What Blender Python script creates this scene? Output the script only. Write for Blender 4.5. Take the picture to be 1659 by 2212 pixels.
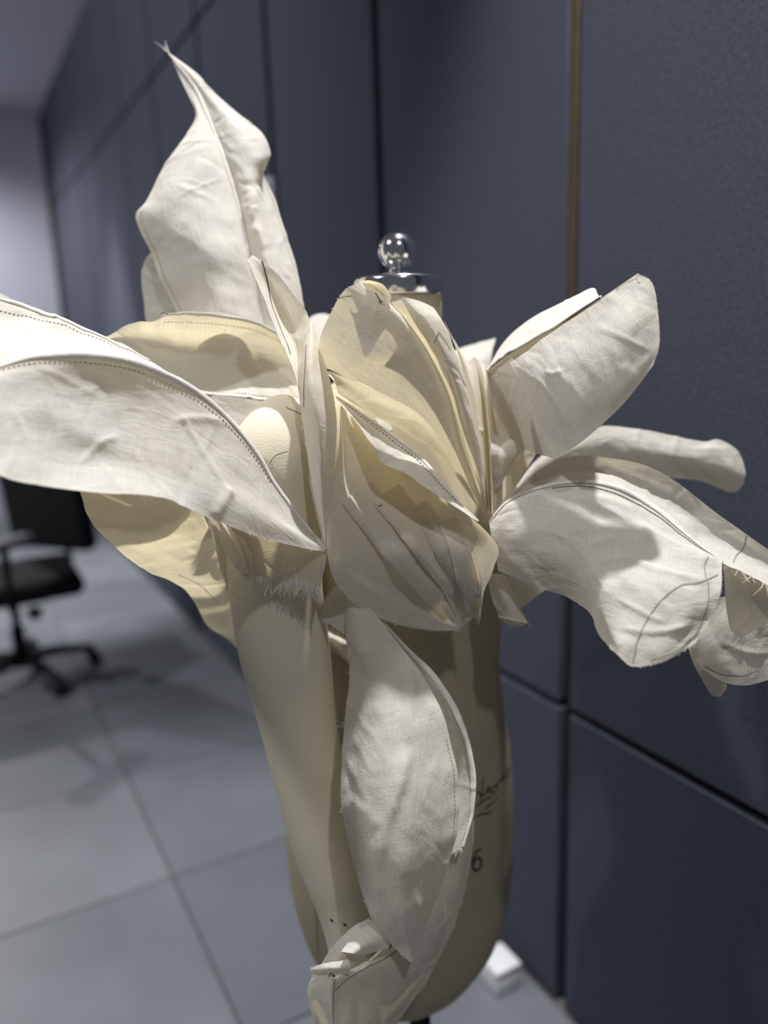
import bpy, bmesh, math, random
import numpy as np
from mathutils import Vector, Matrix, Euler
from mathutils.bvhtree import BVHTree

# ------------------------------------------------------------------ camera
for o in list(bpy.data.objects):
    bpy.data.objects.remove(o, do_unlink=True)
SC = bpy.context.scene
COL = SC.collection
F, IW, IH = 1700.0, 1659, 2212
CAM = np.array([0.0, 0.0, 1.4])

def _n(v):
    v = np.array(v, float)
    return v / np.linalg.norm(v)

def ray(px, py):
    return np.array([(px - IW / 2) / F, -(py - IH / 2) / F, -1.0])

_Y = _n(ray(-138, 770))
_Z = -_n(ray(1120, 9000))
_Z = _n(_Z - _Y * (_Z @ _Y))
_X = np.cross(_Y, _Z)
RM = np.array([_X, _Y, _Z])          # world = RM @ camera

def P(px, py, d):
    return CAM + RM @ (ray(px, py) * d)

def proj(p):
    c = (np.asarray(p, float) - CAM) @ RM
    return IW / 2 + F * c[..., 0] / -c[..., 2], IH / 2 - F * c[..., 1] / -c[..., 2]

cd = bpy.data.cameras.new('camera')
cam = bpy.data.objects.new('camera', cd)
COL.objects.link(cam)
cd.sensor_fit = 'VERTICAL'
cd.sensor_height = 36.0
cd.lens = 36.0 * F / IH
cd.clip_start = 0.05
m4 = Matrix([list(RM[i]) + [CAM[i]] for i in range(3)] + [[0, 0, 0, 1]])
cam.matrix_world = m4
cd.dof.use_dof = True
cd.dof.focus_distance = 0.80
cd.dof.aperture_fstop = 1.7
SC.camera = cam

# ------------------------------------------------------------------ world, lights, exposure
w = bpy.data.worlds.new('room_ambient')
SC.world = w
w.use_nodes = True
w.node_tree.nodes['Background'].inputs[0].default_value = (0.80, 0.87, 1.0, 1)
w.node_tree.nodes['Background'].inputs[1].default_value = 0.09
vs = SC.view_settings
vs.view_transform = 'Standard'
vs.look = 'None'
vs.gamma = 1.0
vs.use_curve_mapping = False
vs.exposure = 0.16

def spot(name, loc, target, power, size_deg, radius=0.045, blend=0.6, col=(1.0, 0.985, 0.97)):
    l = bpy.data.lights.new(name, 'SPOT')
    l.energy = power
    l.spot_size = math.radians(size_deg)
    l.spot_blend = blend
    l.shadow_soft_size = radius
    l.color = col
    o = bpy.data.objects.new(name, l)
    COL.objects.link(o)
    o.location = loc
    d = Vector(target) - Vector(loc)
    o.rotation_euler = d.to_track_quat('-Z', 'Y').to_euler()
    return o

CEIL = 3.29
spot('downlight_form', (0.76, 0.78, CEIL - 0.06), (0.45, 0.64, 1.2), 255, 80, 0.03)
spot('downlight_camera', (0.05, -0.90, CEIL - 0.06), (0.36, 0.7, 0.85), 42, 46, 0.04)
spot('downlight_side', (-1.20, 1.00, CEIL - 0.06), (0.35, 0.8, 0.8), 85, 60, 0.07)
spot('downlight_floor', (-0.35, 1.7, CEIL - 0.06), (-0.15, 1.55, 0), 55, 60, 0.05)
spot('downlight_chair', (0.55, 4.9, CEIL - 0.06), (0.50, 5.0, 0), 330, 46, 0.05)
spot('downlight_far', (-0.6, 6.3, CEIL - 0.06), (-0.3, 6.3, 0), 210, 150, 0.05)
spot('downlight_left', (-2.2, 3.2, CEIL - 0.06), (0.9, 4.2, 1.6), 210, 100, 0.05)

# ------------------------------------------------------------------ materials
def newmat(name):
    m = bpy.data.materials.new(name)
    m.use_nodes = True
    nt = m.node_tree
    nt.nodes.clear()
    out = nt.nodes.new('ShaderNodeOutputMaterial')
    return m, nt, out

def N(nt, typ, **kw):
    n = nt.nodes.new(typ)
    for k, v in kw.items():
        if k in ('operation', 'blend_type', 'data_type', 'wave_type', 'bands_direction', 'feature', 'noise_dimensions', 'distribution'):
            setattr(n, k, v)
        else:
            n.inputs[k].default_value = v
    return n

def simple(name, col, rough=0.6, metal=0.0, bump=0.0, bscale=200.0, spec=0.4, vary=0.0, vscale=8.0):
    m, nt, out = newmat(name)
    b = nt.nodes.new('ShaderNodeBsdfPrincipled')
    b.inputs['Base Color'].default_value = (*col, 1)
    b.inputs['Roughness'].default_value = rough
    b.inputs['Metallic'].default_value = metal
    b.inputs['Specular IOR Level'].default_value = spec
    tc = nt.nodes.new('ShaderNodeTexCoord')
    if vary > 0:
        nz = N(nt, 'ShaderNodeTexNoise', Scale=vscale, Detail=5.0)
        nt.links.new(tc.outputs['Object'], nz.inputs['Vector'])
        mr = nt.nodes.new('ShaderNodeMapRange')
        mr.inputs['From Min'].default_value = 0.3
        mr.inputs['From Max'].default_value = 0.7
        mr.inputs['To Min'].default_value = 1 - vary
        mr.inputs['To Max'].default_value = 1 + vary
        nt.links.new(nz.outputs['Fac'], mr.inputs['Value'])
        mx = nt.nodes.new('ShaderNodeVectorMath')
        mx.operation = 'SCALE'
        mx.inputs[0].default_value = col
        nt.links.new(mr.outputs['Result'], mx.inputs['Scale'])
        nt.links.new(mx.outputs['Vector'], b.inputs['Base Color'])
    if bump > 0:
        nz = N(nt, 'ShaderNodeTexNoise', Scale=bscale, Detail=3.0)
        nt.links.new(tc.outputs['Object'], nz.inputs['Vector'])
        bp = nt.nodes.new('ShaderNodeBump')
        bp.inputs['Strength'].default_value = bump
        bp.inputs['Distance'].default_value = 0.002
        nt.links.new(nz.outputs['Fac'], bp.inputs['Height'])
        nt.links.new(bp.outputs['Normal'], b.inputs['Normal'])
    nt.links.new(b.outputs['BSDF'], out.inputs['Surface'])
    return m

def muslin(name, col=(0.84, 0.815, 0.762), tcol=(0.87, 0.765, 0.50), trans=0.36, weave=1.0, crumple=1.0):
    """unbleached cotton: diffuse + light passing through, woven threads, crumple relief"""
    m, nt, out = newmat(name)
    L = nt.links.new
    uv = nt.nodes.new('ShaderNodeUVMap')
    sep = nt.nodes.new('ShaderNodeSeparateXYZ')
    L(uv.outputs['UV'], sep.inputs[0])
    def thread(axis):
        mp = nt.nodes.new('ShaderNodeMapping')
        mp.inputs['Scale'].default_value = (900, 26, 1) if axis == 0 else (26, 900, 1)
        L(uv.outputs['UV'], mp.inputs['Vector'])
        nz = N(nt, 'ShaderNodeTexNoise', Scale=1.0, Detail=2.0, Roughness=0.6)
        L(mp.outputs['Vector'], nz.inputs['Vector'])
        return nz.outputs['Fac']
    t0, t1 = thread(0), thread(1)
    add = N(nt, 'ShaderNodeMath', operation='ADD')
    L(t0, add.inputs[0]); L(t1, add.inputs[1])
    # broad tonal drift of the cloth itself
    big = N(nt, 'ShaderNodeTexNoise', Scale=14.0, Detail=4.0)
    L(uv.outputs['UV'], big.inputs['Vector'])
    mr = nt.nodes.new('ShaderNodeMapRange')
    mr.inputs['From Min'].default_value = 0.6
    mr.inputs['From Max'].default_value = 1.4
    mr.inputs['To Min'].default_value = 0.86
    mr.inputs['To Max'].default_value = 1.10
    L(add.outputs[0], mr.inputs['Value'])
    # dark seed specks of unbleached cotton
    vo = N(nt, 'ShaderNodeTexVoronoi', Scale=70.0)
    L(uv.outputs['UV'], vo.inputs['Vector'])
    sp = nt.nodes.new('ShaderNodeMapRange')
    sp.inputs['From Min'].default_value = 0.012
    sp.inputs['From Max'].default_value = 0.03
    sp.inputs['To Min'].default_value = 0.5
    sp.inputs['To Max'].default_value = 1.0
    L(vo.outputs['Distance'], sp.inputs['Value'])
    mu = N(nt, 'ShaderNodeMath', operation='MULTIPLY')
    L(mr.outputs['Result'], mu.inputs[0]); L(sp.outputs['Result'], mu.inputs[1])
    def tint(c):
        v = nt.nodes.new('ShaderNodeVectorMath')
        v.operation = 'SCALE'
        v.inputs[0].default_value = c
        L(mu.outputs[0], v.inputs['Scale'])
        return v.outputs['Vector']
    # relief
    cr = N(nt, 'ShaderNodeTexNoise', Scale=34.0, Detail=5.0, Roughness=0.62, Distortion=0.6)
    mp2 = nt.nodes.new('ShaderNodeMapping')
    mp2.inputs['Scale'].default_value = (1.0, 2.2, 1)
    mp2.inputs['Rotation'].default_value = (0, 0, 0.5)
    L(uv.outputs['UV'], mp2.inputs['Vector'])
    L(mp2.outputs['Vector'], cr.inputs['Vector'])
    b1 = nt.nodes.new('ShaderNodeBump')
    b1.inputs['Strength'].default_value = 0.30 * crumple
    b1.inputs['Distance'].default_value = 0.006
    L(cr.outputs['Fac'], b1.inputs['Height'])
    b2 = nt.nodes.new('ShaderNodeBump')
    b2.inputs['Strength'].default_value = 0.25 * weave
    b2.inputs['Distance'].default_value = 0.0006
    L(add.outputs[0], b2.inputs['Height'])
    L(b1.outputs['Normal'], b2.inputs['Normal'])
    d = nt.nodes.new('ShaderNodeBsdfDiffuse')
    d.inputs['Roughness'].default_value = 0.3
    L(tint(col), d.inputs['Color'])
    L(b2.outputs['Normal'], d.inputs['Normal'])
    t = nt.nodes.new('ShaderNodeBsdfTranslucent')
    L(tint(tcol), t.inputs['Color'])
    L(b2.outputs['Normal'], t.inputs['Normal'])
    mx = nt.nodes.new('ShaderNodeMixShader')
    mx.inputs[0].default_value = trans
    L(d.outputs[0], mx.inputs[1]); L(t.outputs[0], mx.inputs[2])
    L(mx.outputs[0], out.inputs['Surface'])
    return m

M_MUSLIN = muslin('muslin')
M_SHEER = muslin('sheer_muslin', trans=0.5)
M_HEM = muslin('muslin_hem', trans=0.12)
M_FORM = simple('form_linen', (0.48, 0.42, 0.295), 0.85, bump=0.25, bscale=900, spec=0.15, vary=0.04, vscale=20)
M_ARM = simple('arm_cotton', (0.80, 0.738, 0.585), 0.9, bump=0.3, bscale=700, spec=0.1, vary=0.04, vscale=14)
M_THREAD = simple('cotton_thread', (0.85, 0.83, 0.76), 0.9, spec=0.1)
M_STITCH = simple('ochre_stitch', (0.33, 0.26, 0.13), 0.9, spec=0.1)
M_PENCIL = simple('pencil_graphite', (0.30, 0.29, 0.27), 0.8, spec=0.1)
M_INK = simple('black_ink', (0.035, 0.03, 0.025), 0.7, spec=0.1)
M_PIN = simple('dark_steel_pin', (0.08, 0.08, 0.08), 0.3, 1.0)
M_CHROME = simple('polished_chrome', (0.80, 0.80, 0.80), 0.14, 1.0)
M_PAPER = simple('paper_tag', (0.75, 0.70, 0.62), 0.8)
M_IRON = simple('black_iron', (0.02, 0.02, 0.022), 0.45, 0.3)
M_WALL = simple('blue_grey_felt', (0.076, 0.083, 0.111), 0.95, bump=0.45, bscale=420, spec=0.05, vary=0.22, vscale=160)
M_GAP = simple('dark_joint', (0.012, 0.013, 0.016), 0.9)
M_WOOD = simple('brown_strip', (0.072, 0.047, 0.026), 0.6, vary=0.15, vscale=30)
M_TILE = [simple('grey_stone_tile_%d' % i, c, 0.42, bump=0.05, bscale=40, spec=0.3, vary=0.12, vscale=3.0) for i, c in
          enumerate([(0.165, 0.175, 0.20), (0.145, 0.155, 0.18), (0.19, 0.20, 0.225)])]
M_GROUT = simple('tile_grout', (0.10, 0.10, 0.11), 0.9)
M_CEIL = simple('ceiling_paint', (0.70, 0.68, 0.76), 0.9, vary=0.02)
M_FAR = simple('far_wall_paint', (0.46, 0.47, 0.56), 0.9, vary=0.02)
M_BLACK = simple('black_mesh_fabric', (0.008, 0.009, 0.012), 0.8, bump=0.2)
M_PLASTIC = simple('black_plastic', (0.012, 0.013, 0.016), 0.5)
M_GREYPL = simple('grey_plastic', (0.22, 0.23, 0.25), 0.5)
M_WHITEPL = simple('white_plastic', (0.72, 0.74, 0.78), 0.5)
M_SCREEN = simple('dark_glass_screen', (0.01, 0.01, 0.012), 0.15)

# ------------------------------------------------------------------ mesh helpers
def tag(o, label=None, cat=None, group=None, kind=None):
    if label: o['label'] = label
    if cat: o['category'] = cat
    if group: o['group'] = group
    if kind: o['kind'] = kind
    return o

def empty(name, loc, label=None, cat=None, group=None):
    o = bpy.data.objects.new(name, None)
    COL.objects.link(o)
    o.location = loc
    o.empty_display_size = 0.05
    return tag(o, label, cat, group)

def mesh_obj(name, verts, faces, mat, parent=None, smooth=True, uvs=None):
    me = bpy.data.meshes.new(name)
    off = np.array(parent_loc(parent))
    v = np.asarray(verts, float).reshape(-1, 3) - off
    me.from_pydata(v.tolist(), [], faces)
    if smooth:
        me.polygons.foreach_set('use_smooth', [True] * len(me.polygons))
    if uvs is not None:
        ul = me.uv_layers.new(name='UVMap')
        idx = np.empty(len(me.loops), int)
        me.loops.foreach_get('vertex_index', idx)
        ul.data.foreach_set('uv', np.asarray(uvs, float)[idx].ravel())
    me.materials.append(mat)
    me.update()
    o = bpy.data.objects.new(name, me)
    COL.objects.link(o)
    if parent is not None:
        o.parent = parent
    return o

def parent_loc(p):
    l = Vector((0, 0, 0))
    while p is not None:
        l += p.location
        p = p.parent
    return l

def bm_obj(name, bm, mat, parent=None, smooth=False):
    """bmesh in the parent's local coordinates"""
    me = bpy.data.meshes.new(name)
    bm.to_mesh(me)
    bm.free()
    if smooth:
        me.polygons.foreach_set('use_smooth', [True] * len(me.polygons))
    me.materials.append(mat)
    o = bpy.data.objects.new(name, me)
    COL.objects.link(o)
    if parent is not None:
        o.parent = parent
    return o

def box_bm(x0, x1, y0, y1, z0, z1, bev=0.0, seg=1, bm=None):
    b = bm or bmesh.new()
    r = bmesh.ops.create_cube(b, size=1.0)
    vs_ = r['verts']
    for v in vs_:
        v.co = Vector(((x0 + x1) / 2 + v.co.x * (x1 - x0), (y0 + y1) / 2 + v.co.y * (y1 - y0), (z0 + z1) / 2 + v.co.z * (z1 - z0)))
    if bev > 0:
        es = list({e for v in vs_ for e in v.link_edges})
        bmesh.ops.bevel(b, geom=es, offset=bev, segments=seg, affect='EDGES', profile=0.5)
    return b

def catmull(pts, t):
    """pts (n,k), t in [0,n-1] array"""
    pts = np.asarray(pts, float)
    n = len(pts)
    if n == 2:
        return pts[0] + (pts[1] - pts[0]) * t[:, None]
    ext = np.vstack([2 * pts[0] - pts[1], pts, 2 * pts[-1] - pts[-2]])
    i = np.clip(np.floor(t).astype(int), 0, n - 2)
    f = (t - i)[:, None]
    p0, p1, p2, p3 = ext[i], ext[i + 1], ext[i + 2], ext[i + 3]
    return 0.5 * (2 * p1 + (p2 - p0) * f + (2 * p0 - 5 * p1 + 4 * p2 - p3) * f ** 2 + (3 * p1 - p0 - 3 * p2 + p3) * f ** 3)

def resample(pts, n):
    pts = np.asarray(pts, float)
    dense = catmull(pts, np.linspace(0, len(pts) - 1, 24 * len(pts)))
    s = np.concatenate([[0], np.cumsum(np.linalg.norm(np.diff(dense, axis=0), axis=1))])
    q = np.linspace(0, s[-1], n)
    return np.stack([np.interp(q, s, dense[:, k]) for k in range(dense.shape[1])], 1)

def vnoise(x, y, seed):
    xi, yi = np.floor(x).astype(np.int64), np.floor(y).astype(np.int64)
    xf, yf = x - xi, y - yi
    def h(a, b):
        k = (a * 374761393 + b * 668265263 + seed * 1274126177) & 0x7fffffff
        k = (k ^ (k >> 13)) * 1274126177 & 0x7fffffff
        return ((k ^ (k >> 16)) & 0xffff) / 65535.0
    u = xf * xf * xf * (xf * (xf * 6 - 15) + 10)
    v = yf * yf * yf * (yf * (yf * 6 - 15) + 10)
    return ((h(xi, yi) * (1 - u) + h(xi + 1, yi) * u) * (1 - v) + (h(xi, yi + 1) * (1 - u) + h(xi + 1, yi + 1) * u) * v) * 2 - 1

def grid_normals(G):
    du = np.gradient(G, axis=1)
    dv = np.gradient(G, axis=0)
    n = np.cross(du, dv)
    l = np.linalg.norm(n, axis=2, keepdims=True)
    return n / np.maximum(l, 1e-12)

class Panel:
    pass

def panel(parent, rails, seed=1, step=0.0024, und=0.0025, wav=0.07, creases=16, camp=0.0011, clen=0.10, fade=(0, 0),
          mat=None, name='fabric_panel', label=None, cdir=None, cang=0.5, folds=()):
    """cloth surface lofted through rails of (px, py, depth); the rails run the same way"""
    mat = mat or M_MUSLIN
    W3 = [np.array([P(*q) for q in r]) for r in rails]
    L = max(np.sum(np.linalg.norm(np.diff(r, axis=0), axis=1)) for r in W3)
    n = int(np.clip(L / step, 12, 240))
    RS = np.array([resample(r, n) for r in W3])           # M,n,3
    wid = np.max(np.sum(np.linalg.norm(np.diff(RS, axis=0), axis=2), axis=0))
    k = int(np.clip(wid / step, 6, 170))
    M = len(rails)
    tv = np.linspace(0, M - 1, k)
    G = catmull(RS.reshape(M, -1), tv).reshape(k, n, 3)
    su = np.concatenate([np.zeros((k, 1)), np.cumsum(np.linalg.norm(np.diff(G, axis=1), axis=2), axis=1)], 1)
    sv = np.concatenate([np.zeros((1, n)), np.cumsum(np.linalg.norm(np.diff(G, axis=0), axis=2), axis=0)], 0)
    su_c = su - su.mean(axis=1, keepdims=True)
    sv_c = sv - sv.mean(axis=0, keepdims=True)
    rng = random.Random(seed)
    U, V = su_c + seed * 3.1, sv_c + seed * 1.7
    disp = und * (vnoise(U / wav, V / wav, seed) + 0.45 * vnoise(U / wav * 2.3, V / wav * 2.3, seed + 7) + 0.18 * vnoise(U / wav * 5.1, V / wav * 5.1, seed + 3))
    for c in range(creases):
        cu = rng.uniform(-0.5, 0.5) * L
        cv = rng.uniform(-0.5, 0.5) * wid
        a = (cdir if cdir is not None else rng.uniform(0, math.pi)) + rng.uniform(-cang, cang)
        ln = clen * rng.uniform(0.35, 1.0) * 0.5
        wd = rng.uniform(0.0014, 0.0048)
        x = (su_c - cu) * math.cos(a) + (sv_c - cv) * math.sin(a)
        y = -(su_c - cu) * math.sin(a) + (sv_c - cv) * math.cos(a)
        y = y + rng.uniform(-3, 3) * x * x
        disp += camp * rng.choice((1, -1, 1)) * rng.uniform(0.5, 1.3) * np.exp(-(y / wd) ** 2) * np.clip(1 - (x / ln) ** 2, 0, 1)
    if folds:
        X, Yp = proj(G)
        for pts, amp, w0, w1 in folds:            # drawn folds: width w0 / w1 on either side, in picture pixels
            q = resample(np.array([(a, b, 0) for a, b in pts], float), 40)[:, :2]
            best = np.full((k, n), 1e9); sgn = np.zeros((k, n)); tt = np.zeros((k, n))
            for a in range(len(q) - 1):
                d0 = q[a + 1] - q[a]
                l2 = d0 @ d0 + 1e-9
                tx = np.clip(((X - q[a][0]) * d0[0] + (Yp - q[a][1]) * d0[1]) / l2, 0, 1)
                ex, ey = X - q[a][0] - tx * d0[0], Yp - q[a][1] - tx * d0[1]
                dd = np.hypot(ex, ey)
                m = dd < best
                best[m] = dd[m]
                sgn[m] = np.sign(d0[0] * ey - d0[1] * ex)[m]
                tt[m] = ((a + tx) / (len(q) - 1))[m]
            env = np.clip(np.minimum(tt, 1 - tt) * 6, 0, 1)
            disp += amp * env * np.where(sgn > 0, np.exp(-(best / w0) ** 2), np.exp(-(best / w1) ** 2))
    vv = np.linspace(0, 1, k)[:, None]
    uu = np.linspace(0, 1, n)[None, :]
    f = np.ones((k, n))
    if fade[0]: f *= np.clip(vv / fade[0], 0, 1)
    if fade[1]: f *= np.clip((1 - vv) / fade[1], 0, 1)
    loc_w = np.linalg.norm(G[-1] - G[0], axis=1)[None, :]
    f = f * np.clip(loc_w / 0.03, 0.15, 1)
    vdir = np.sign(np.mean(np.sum(grid_normals(G) * (CAM - G), axis=2))) or 1.0
    disp = disp * vdir
    NR = grid_normals(G)
    G = G + NR * (disp * f)[..., None]
    idx = np.arange(k * n).reshape(k, n)
    faces = np.stack([idx[:-1, :-1], idx[:-1, 1:], idx[1:, 1:], idx[1:, :-1]], -1).reshape(-1, 4).tolist()
    uvs = np.stack([su_c + seed * 0.37, sv_c + seed * 0.21], -1).reshape(-1, 2)
    o = mesh_obj(name, G, faces, mat, parent, True, uvs)
    if label: o['label'] = label
    p = Panel()
    p.G, p.o, p.parent, p.k, p.n = G, o, parent, k, n
    p.NR = grid_normals(G)
    # make normals face the camera for offsets
    v = CAM - G
    s = np.sign(np.sum(p.NR * v, axis=2, keepdims=True))
    p.NR = p.NR * s
    return p

def edge_of(p, which):
    return {'v0': p.G[0], 'v1': p.G[-1], 'u0': p.G[:, 0], 'u1': p.G[:, -1]}[which]

def tube(name, pts, rad, mat, parent, seg=6, flat=1.0, up=None, label=None, taper=False):
    pts = np.asarray(pts, float)
    n = len(pts)
    T = np.gradient(pts, axis=0)
    T /= np.maximum(np.linalg.norm(T, axis=1, keepdims=True), 1e-9)
    ref = np.array([0.0, 0.0, 1.0]) if up is None else np.asarray(up, float)
    V, Fc = [], []
    for i in range(n):
        r0 = rad[i] if hasattr(rad, '__len__') else rad
        if taper:
            r0 = r0 * (0.35 + 0.65 * min(1, 4 * min(i, n - 1 - i) / (n - 1)))
        rf = ref[i] if ref.ndim == 2 else ref
        a = np.cross(T[i], rf)
        if np.linalg.norm(a) < 1e-4:
            a = np.cross(T[i], [1, 0, 0])
        a = _n(a)
        b = np.cross(a, T[i])
        for s in range(seg):
            th = 2 * math.pi * s / seg
            V.append(pts[i] + r0 * (math.cos(th) * a + flat * math.sin(th) * b))
    for i in range(n - 1):
        for s in range(seg):
            Fc.append((i * seg + s, i * seg + (s + 1) % seg, (i + 1) * seg + (s + 1) % seg, (i + 1) * seg + s))
    Fc.append(tuple(range(seg))[::-1])
    Fc.append(tuple((n - 1) * seg + s for s in range(seg)))
    L = np.concatenate([[0], np.cumsum(np.linalg.norm(np.diff(pts, axis=0), axis=1))])
    uvs = [(L[i], s * 0.002) for i in range(n) for s in range(seg)]
    o = mesh_obj(name, V, Fc, mat, parent, True, uvs)
    if label: o['label'] = label
    return o

def seam_rib(p, edge, width=0.0026, mat=None, name='seam_rib', label=None, sl=None):
    e = edge_of(p, edge)
    if sl: e = e[int(sl[0] * len(e)):int(sl[1] * len(e))]
    nr = {'v0': p.NR[0], 'v1': p.NR[-1], 'u0': p.NR[:, 0], 'u1': p.NR[:, -1]}[edge]
    if sl: nr = nr[int(sl[0] * len(nr)):int(sl[1] * len(nr))]
    return tube(name, e + nr * 0.0006, width, mat or M_HEM, p.parent, 8, 0.45, nr, label, True)

def stitches(p, row, sl=(0.02, 0.98), pitch=0.0042, length=0.0026, wid=0.0005, mat=None, name='stitching'):
    """a row of thread stitches along grid row `row` (0..1 across)"""
    r = min(p.k - 1, int(row * (p.k - 1) + 0.5))
    pts, nr = p.G[r], p.NR[r]
    a, b = int(sl[0] * p.n), int(sl[1] * p.n)
    pts, nr = pts[a:b], nr[a:b]
    s = np.concatenate([[0], np.cumsum(np.linalg.norm(np.diff(pts, axis=0), axis=1))])
    V, Fc = [], []
    q = 0.002
    while q + length < s[-1]:
        A = np.array([np.interp(q, s, pts[:, k]) for k in range(3)])
        B = np.array([np.interp(q + length, s, pts[:, k]) for k in range(3)])
        nn = _n([np.interp(q, s, nr[:, k]) for k in range(3)])
        side = _n(np.cross(B - A, nn)) * wid
        o_ = nn * 0.0005
        i = len(V)
        V += [A - side + o_, A + side + o_, B + side + o_, B - side + o_, (A + B) / 2 + nn * 0.0011]
        Fc += [(i, i + 1, i + 4), (i + 1, i + 2, i + 4), (i + 2, i + 3, i + 4), (i + 3, i, i + 4)]
        q += pitch
    if not V: return
    o = mesh_obj(name, V, Fc, mat or M_STITCH, p.o, False)
    o['kind'] = 'stuff'
    return o

def surf_px(p, pts, n=60):
    """3-D points on the panel under a drawn path given in picture pixels"""
    X, Yp = proj(p.G)
    path = resample(np.array([(a, b, 0) for a, b in pts], float), n)[:, :2]
    out, nrm = [], []
    for a, b in path:
        d2 = (X - a) ** 2 + (Yp - b) ** 2
        j = np.argsort(d2.ravel())[:6]
        wgt = 1 / (d2.ravel()[j] + 0.3)
        wgt /= wgt.sum()
        out.append((p.G.reshape(-1, 3)[j] * wgt[:, None]).sum(0))
        nrm.append(_n((p.NR.reshape(-1, 3)[j] * wgt[:, None]).sum(0)))
    return np.array(out), np.array(nrm)

def drawn(p, pts, wid=0.0006, mat=None, name='pencil_line', n=60, lift=0.0006):
    q, nr = surf_px(p, pts, n)
    q[1:-1] = (q[:-2] + 2 * q[1:-1] + q[2:]) / 4
    return ribbon(name, q + nr * lift, nr, wid, mat or M_PENCIL, p.o)

def ribbon(name, q, nr, wid, mat, parent):
    T = np.gradient(q, axis=0)
    S = np.cross(T, nr)
    S /= np.maximum(np.linalg.norm(S, axis=1, keepdims=True), 1e-9)
    V = np.stack([q - S * wid, q + S * wid], 1).reshape(-1, 3)
    Fc = [(2 * i, 2 * i + 1, 2 * i + 3, 2 * i + 2) for i in range(len(q) - 1)]
    return mesh_obj(name, V, Fc, mat, parent, True)

def fuzz(p, edge, count=60, length=(0.001, 0.004), rad=0.00016, seed=1, sl=(0, 1), curl=0.8, down=0.0, name='frayed_threads', mat=None, inward=None):
    """loose threads standing out of a raw edge"""
    rng = random.Random(seed)
    G = p.G
    e, inn = {'v0': (G[0], G[1]), 'v1': (G[-1], G[-2]), 'u0': (G[:, 0], G[:, 1]), 'u1': (G[:, -1], G[:, -2])}[edge]
    n = len(e)
    V, Fc = [], []
    for c in range(count):
        t = rng.uniform(sl[0], sl[1]) * (n - 1)
        i = min(n - 2, int(t)); f = t - i
        base = e[i] * (1 - f) + e[i + 1] * f
        ins = inn[i] * (1 - f) + inn[i + 1] * f
        out = _n(base - ins) if np.linalg.norm(base - ins) > 1e-7 else np.array([0, 0, -1.0])
        tang = _n(e[i + 1] - e[i])
        nrm = np.cross(out, tang)
        d = _n(out + tang * rng.uniform(-curl, curl) + nrm * rng.uniform(-curl, curl) * 0.6 + np.array([0, 0, -1.0]) * down)
        bend = (tang * rng.uniform(-1, 1) + nrm * rng.uniform(-1, 1)) * curl
        ln = rng.uniform(*length)
        segs = 4
        pr = []
        q = base - out * 0.0008
        for s in range(segs + 1):
            pr.append(q.copy())
            q = q + d * ln / segs
            d = _n(d + bend * 0.3)
        a = _n(np.cross(d, [0.3, 0.5, 0.8]))
        b = np.cross(d, a)
        j = len(V)
        for s, pp in enumerate(pr):
            r = rad * (1 - 0.5 * s / segs)
            for th in (0, 2.09, 4.19):
                V.append(pp + r * (math.cos(th) * a + math.sin(th) * b))
        for s in range(segs):
            for h in range(3):
                Fc.append((j + s * 3 + h, j + s * 3 + (h + 1) % 3, j + (s + 1) * 3 + (h + 1) % 3, j + (s + 1) * 3 + h))
    o = mesh_obj(name, V, Fc, mat or M_THREAD, p.o, False)
    o['kind'] = 'stuff'
    return o

def pin(parent, pts, rad=0.0005, name='pin'):
    return tube(name, resample(np.array([P(*q) for q in pts]), 14), rad, M_PIN, parent, 6)

# ------------------------------------------------------------------ the room
WX = 0.978
floor = bpy.data.objects.new('floor', None)
COL.objects.link(floor)
tag(floor, kind='structure')
mesh_obj('screed', [(-3.2, -1.0, -0.02), (WX + 0.1, -1.0, -0.02), (WX + 0.1, 7.6, -0.02), (-3.2, 7.6, -0.02),
                    (-3.2, -1.0, -0.006), (WX + 0.1, -1.0, -0.006), (WX + 0.1, 7.6, -0.006), (-3.2, 7.6, -0.006)],
         [(0, 3, 2, 1), (4, 5, 6, 7), (0, 1, 5, 4), (1, 2, 6, 5), (2, 3, 7, 6), (3, 0, 4, 7)], M_GROUT, floor, False)
tile_me = []
for i in range(3):
    b = box_bm(0.003, 0.597, 0.003, 0.597, -0.012, 0.0, 0.0015)
    me = bpy.data.meshes.new('tile')
    b.to_mesh(me); b.free()
    me.materials.append(M_TILE[i])
    tile_me.append(me)
rt = random.Random(4)
for ix in range(-5, 1):
    for iy in range(-4, 10):
        o = bpy.data.objects.new('tile', tile_me[rt.choice((0, 0, 1, 2))])
        COL.objects.link(o)
        o.parent = floor
        o.location = (0.372 + 0.6 * ix, 1.94 + 0.6 * iy, 0)
wall = bpy.data.objects.new('wall_right', None)
COL.objects.link(wall)
wall.location = (WX, 0, 0)
tag(wall, kind='structure')
bm_obj('backing_board', box_bm(0.022, 0.09, -0.95, 7.55, 0, CEIL), M_GAP, wall)
PWID = 0.665
rows = [(0.0, 0.687), (0.687, 2.55), (2.55, CEIL)]
for (z0, z1) in rows:
    b = box_bm(0, 0.022, 0.015, PWID - 0.015, z0 + 0.008, z1 - 0.008, 0.003, 2)
    me = bpy.data.meshes.new('felt_panel')
    b.to_mesh(me); b.free()
    me.materials.append(M_WALL)
    for j in range(-3, 10):
        y = 1.08 + j * PWID
        if y < -0.95 or y + PWID > 7.6: continue
        o = bpy.data.objects.new('felt_panel', me)
        COL.objects.link(o)
        o.parent = wall
        o.location = (0, y, 0)
bm_obj('wood_strip', box_bm(0.005, 0.0225, 1.076, 1.0955, 1.16, 2.54, 0.002), M_WOOD, wall)['label'] = 'brown wood strip in the panel joint'

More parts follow.
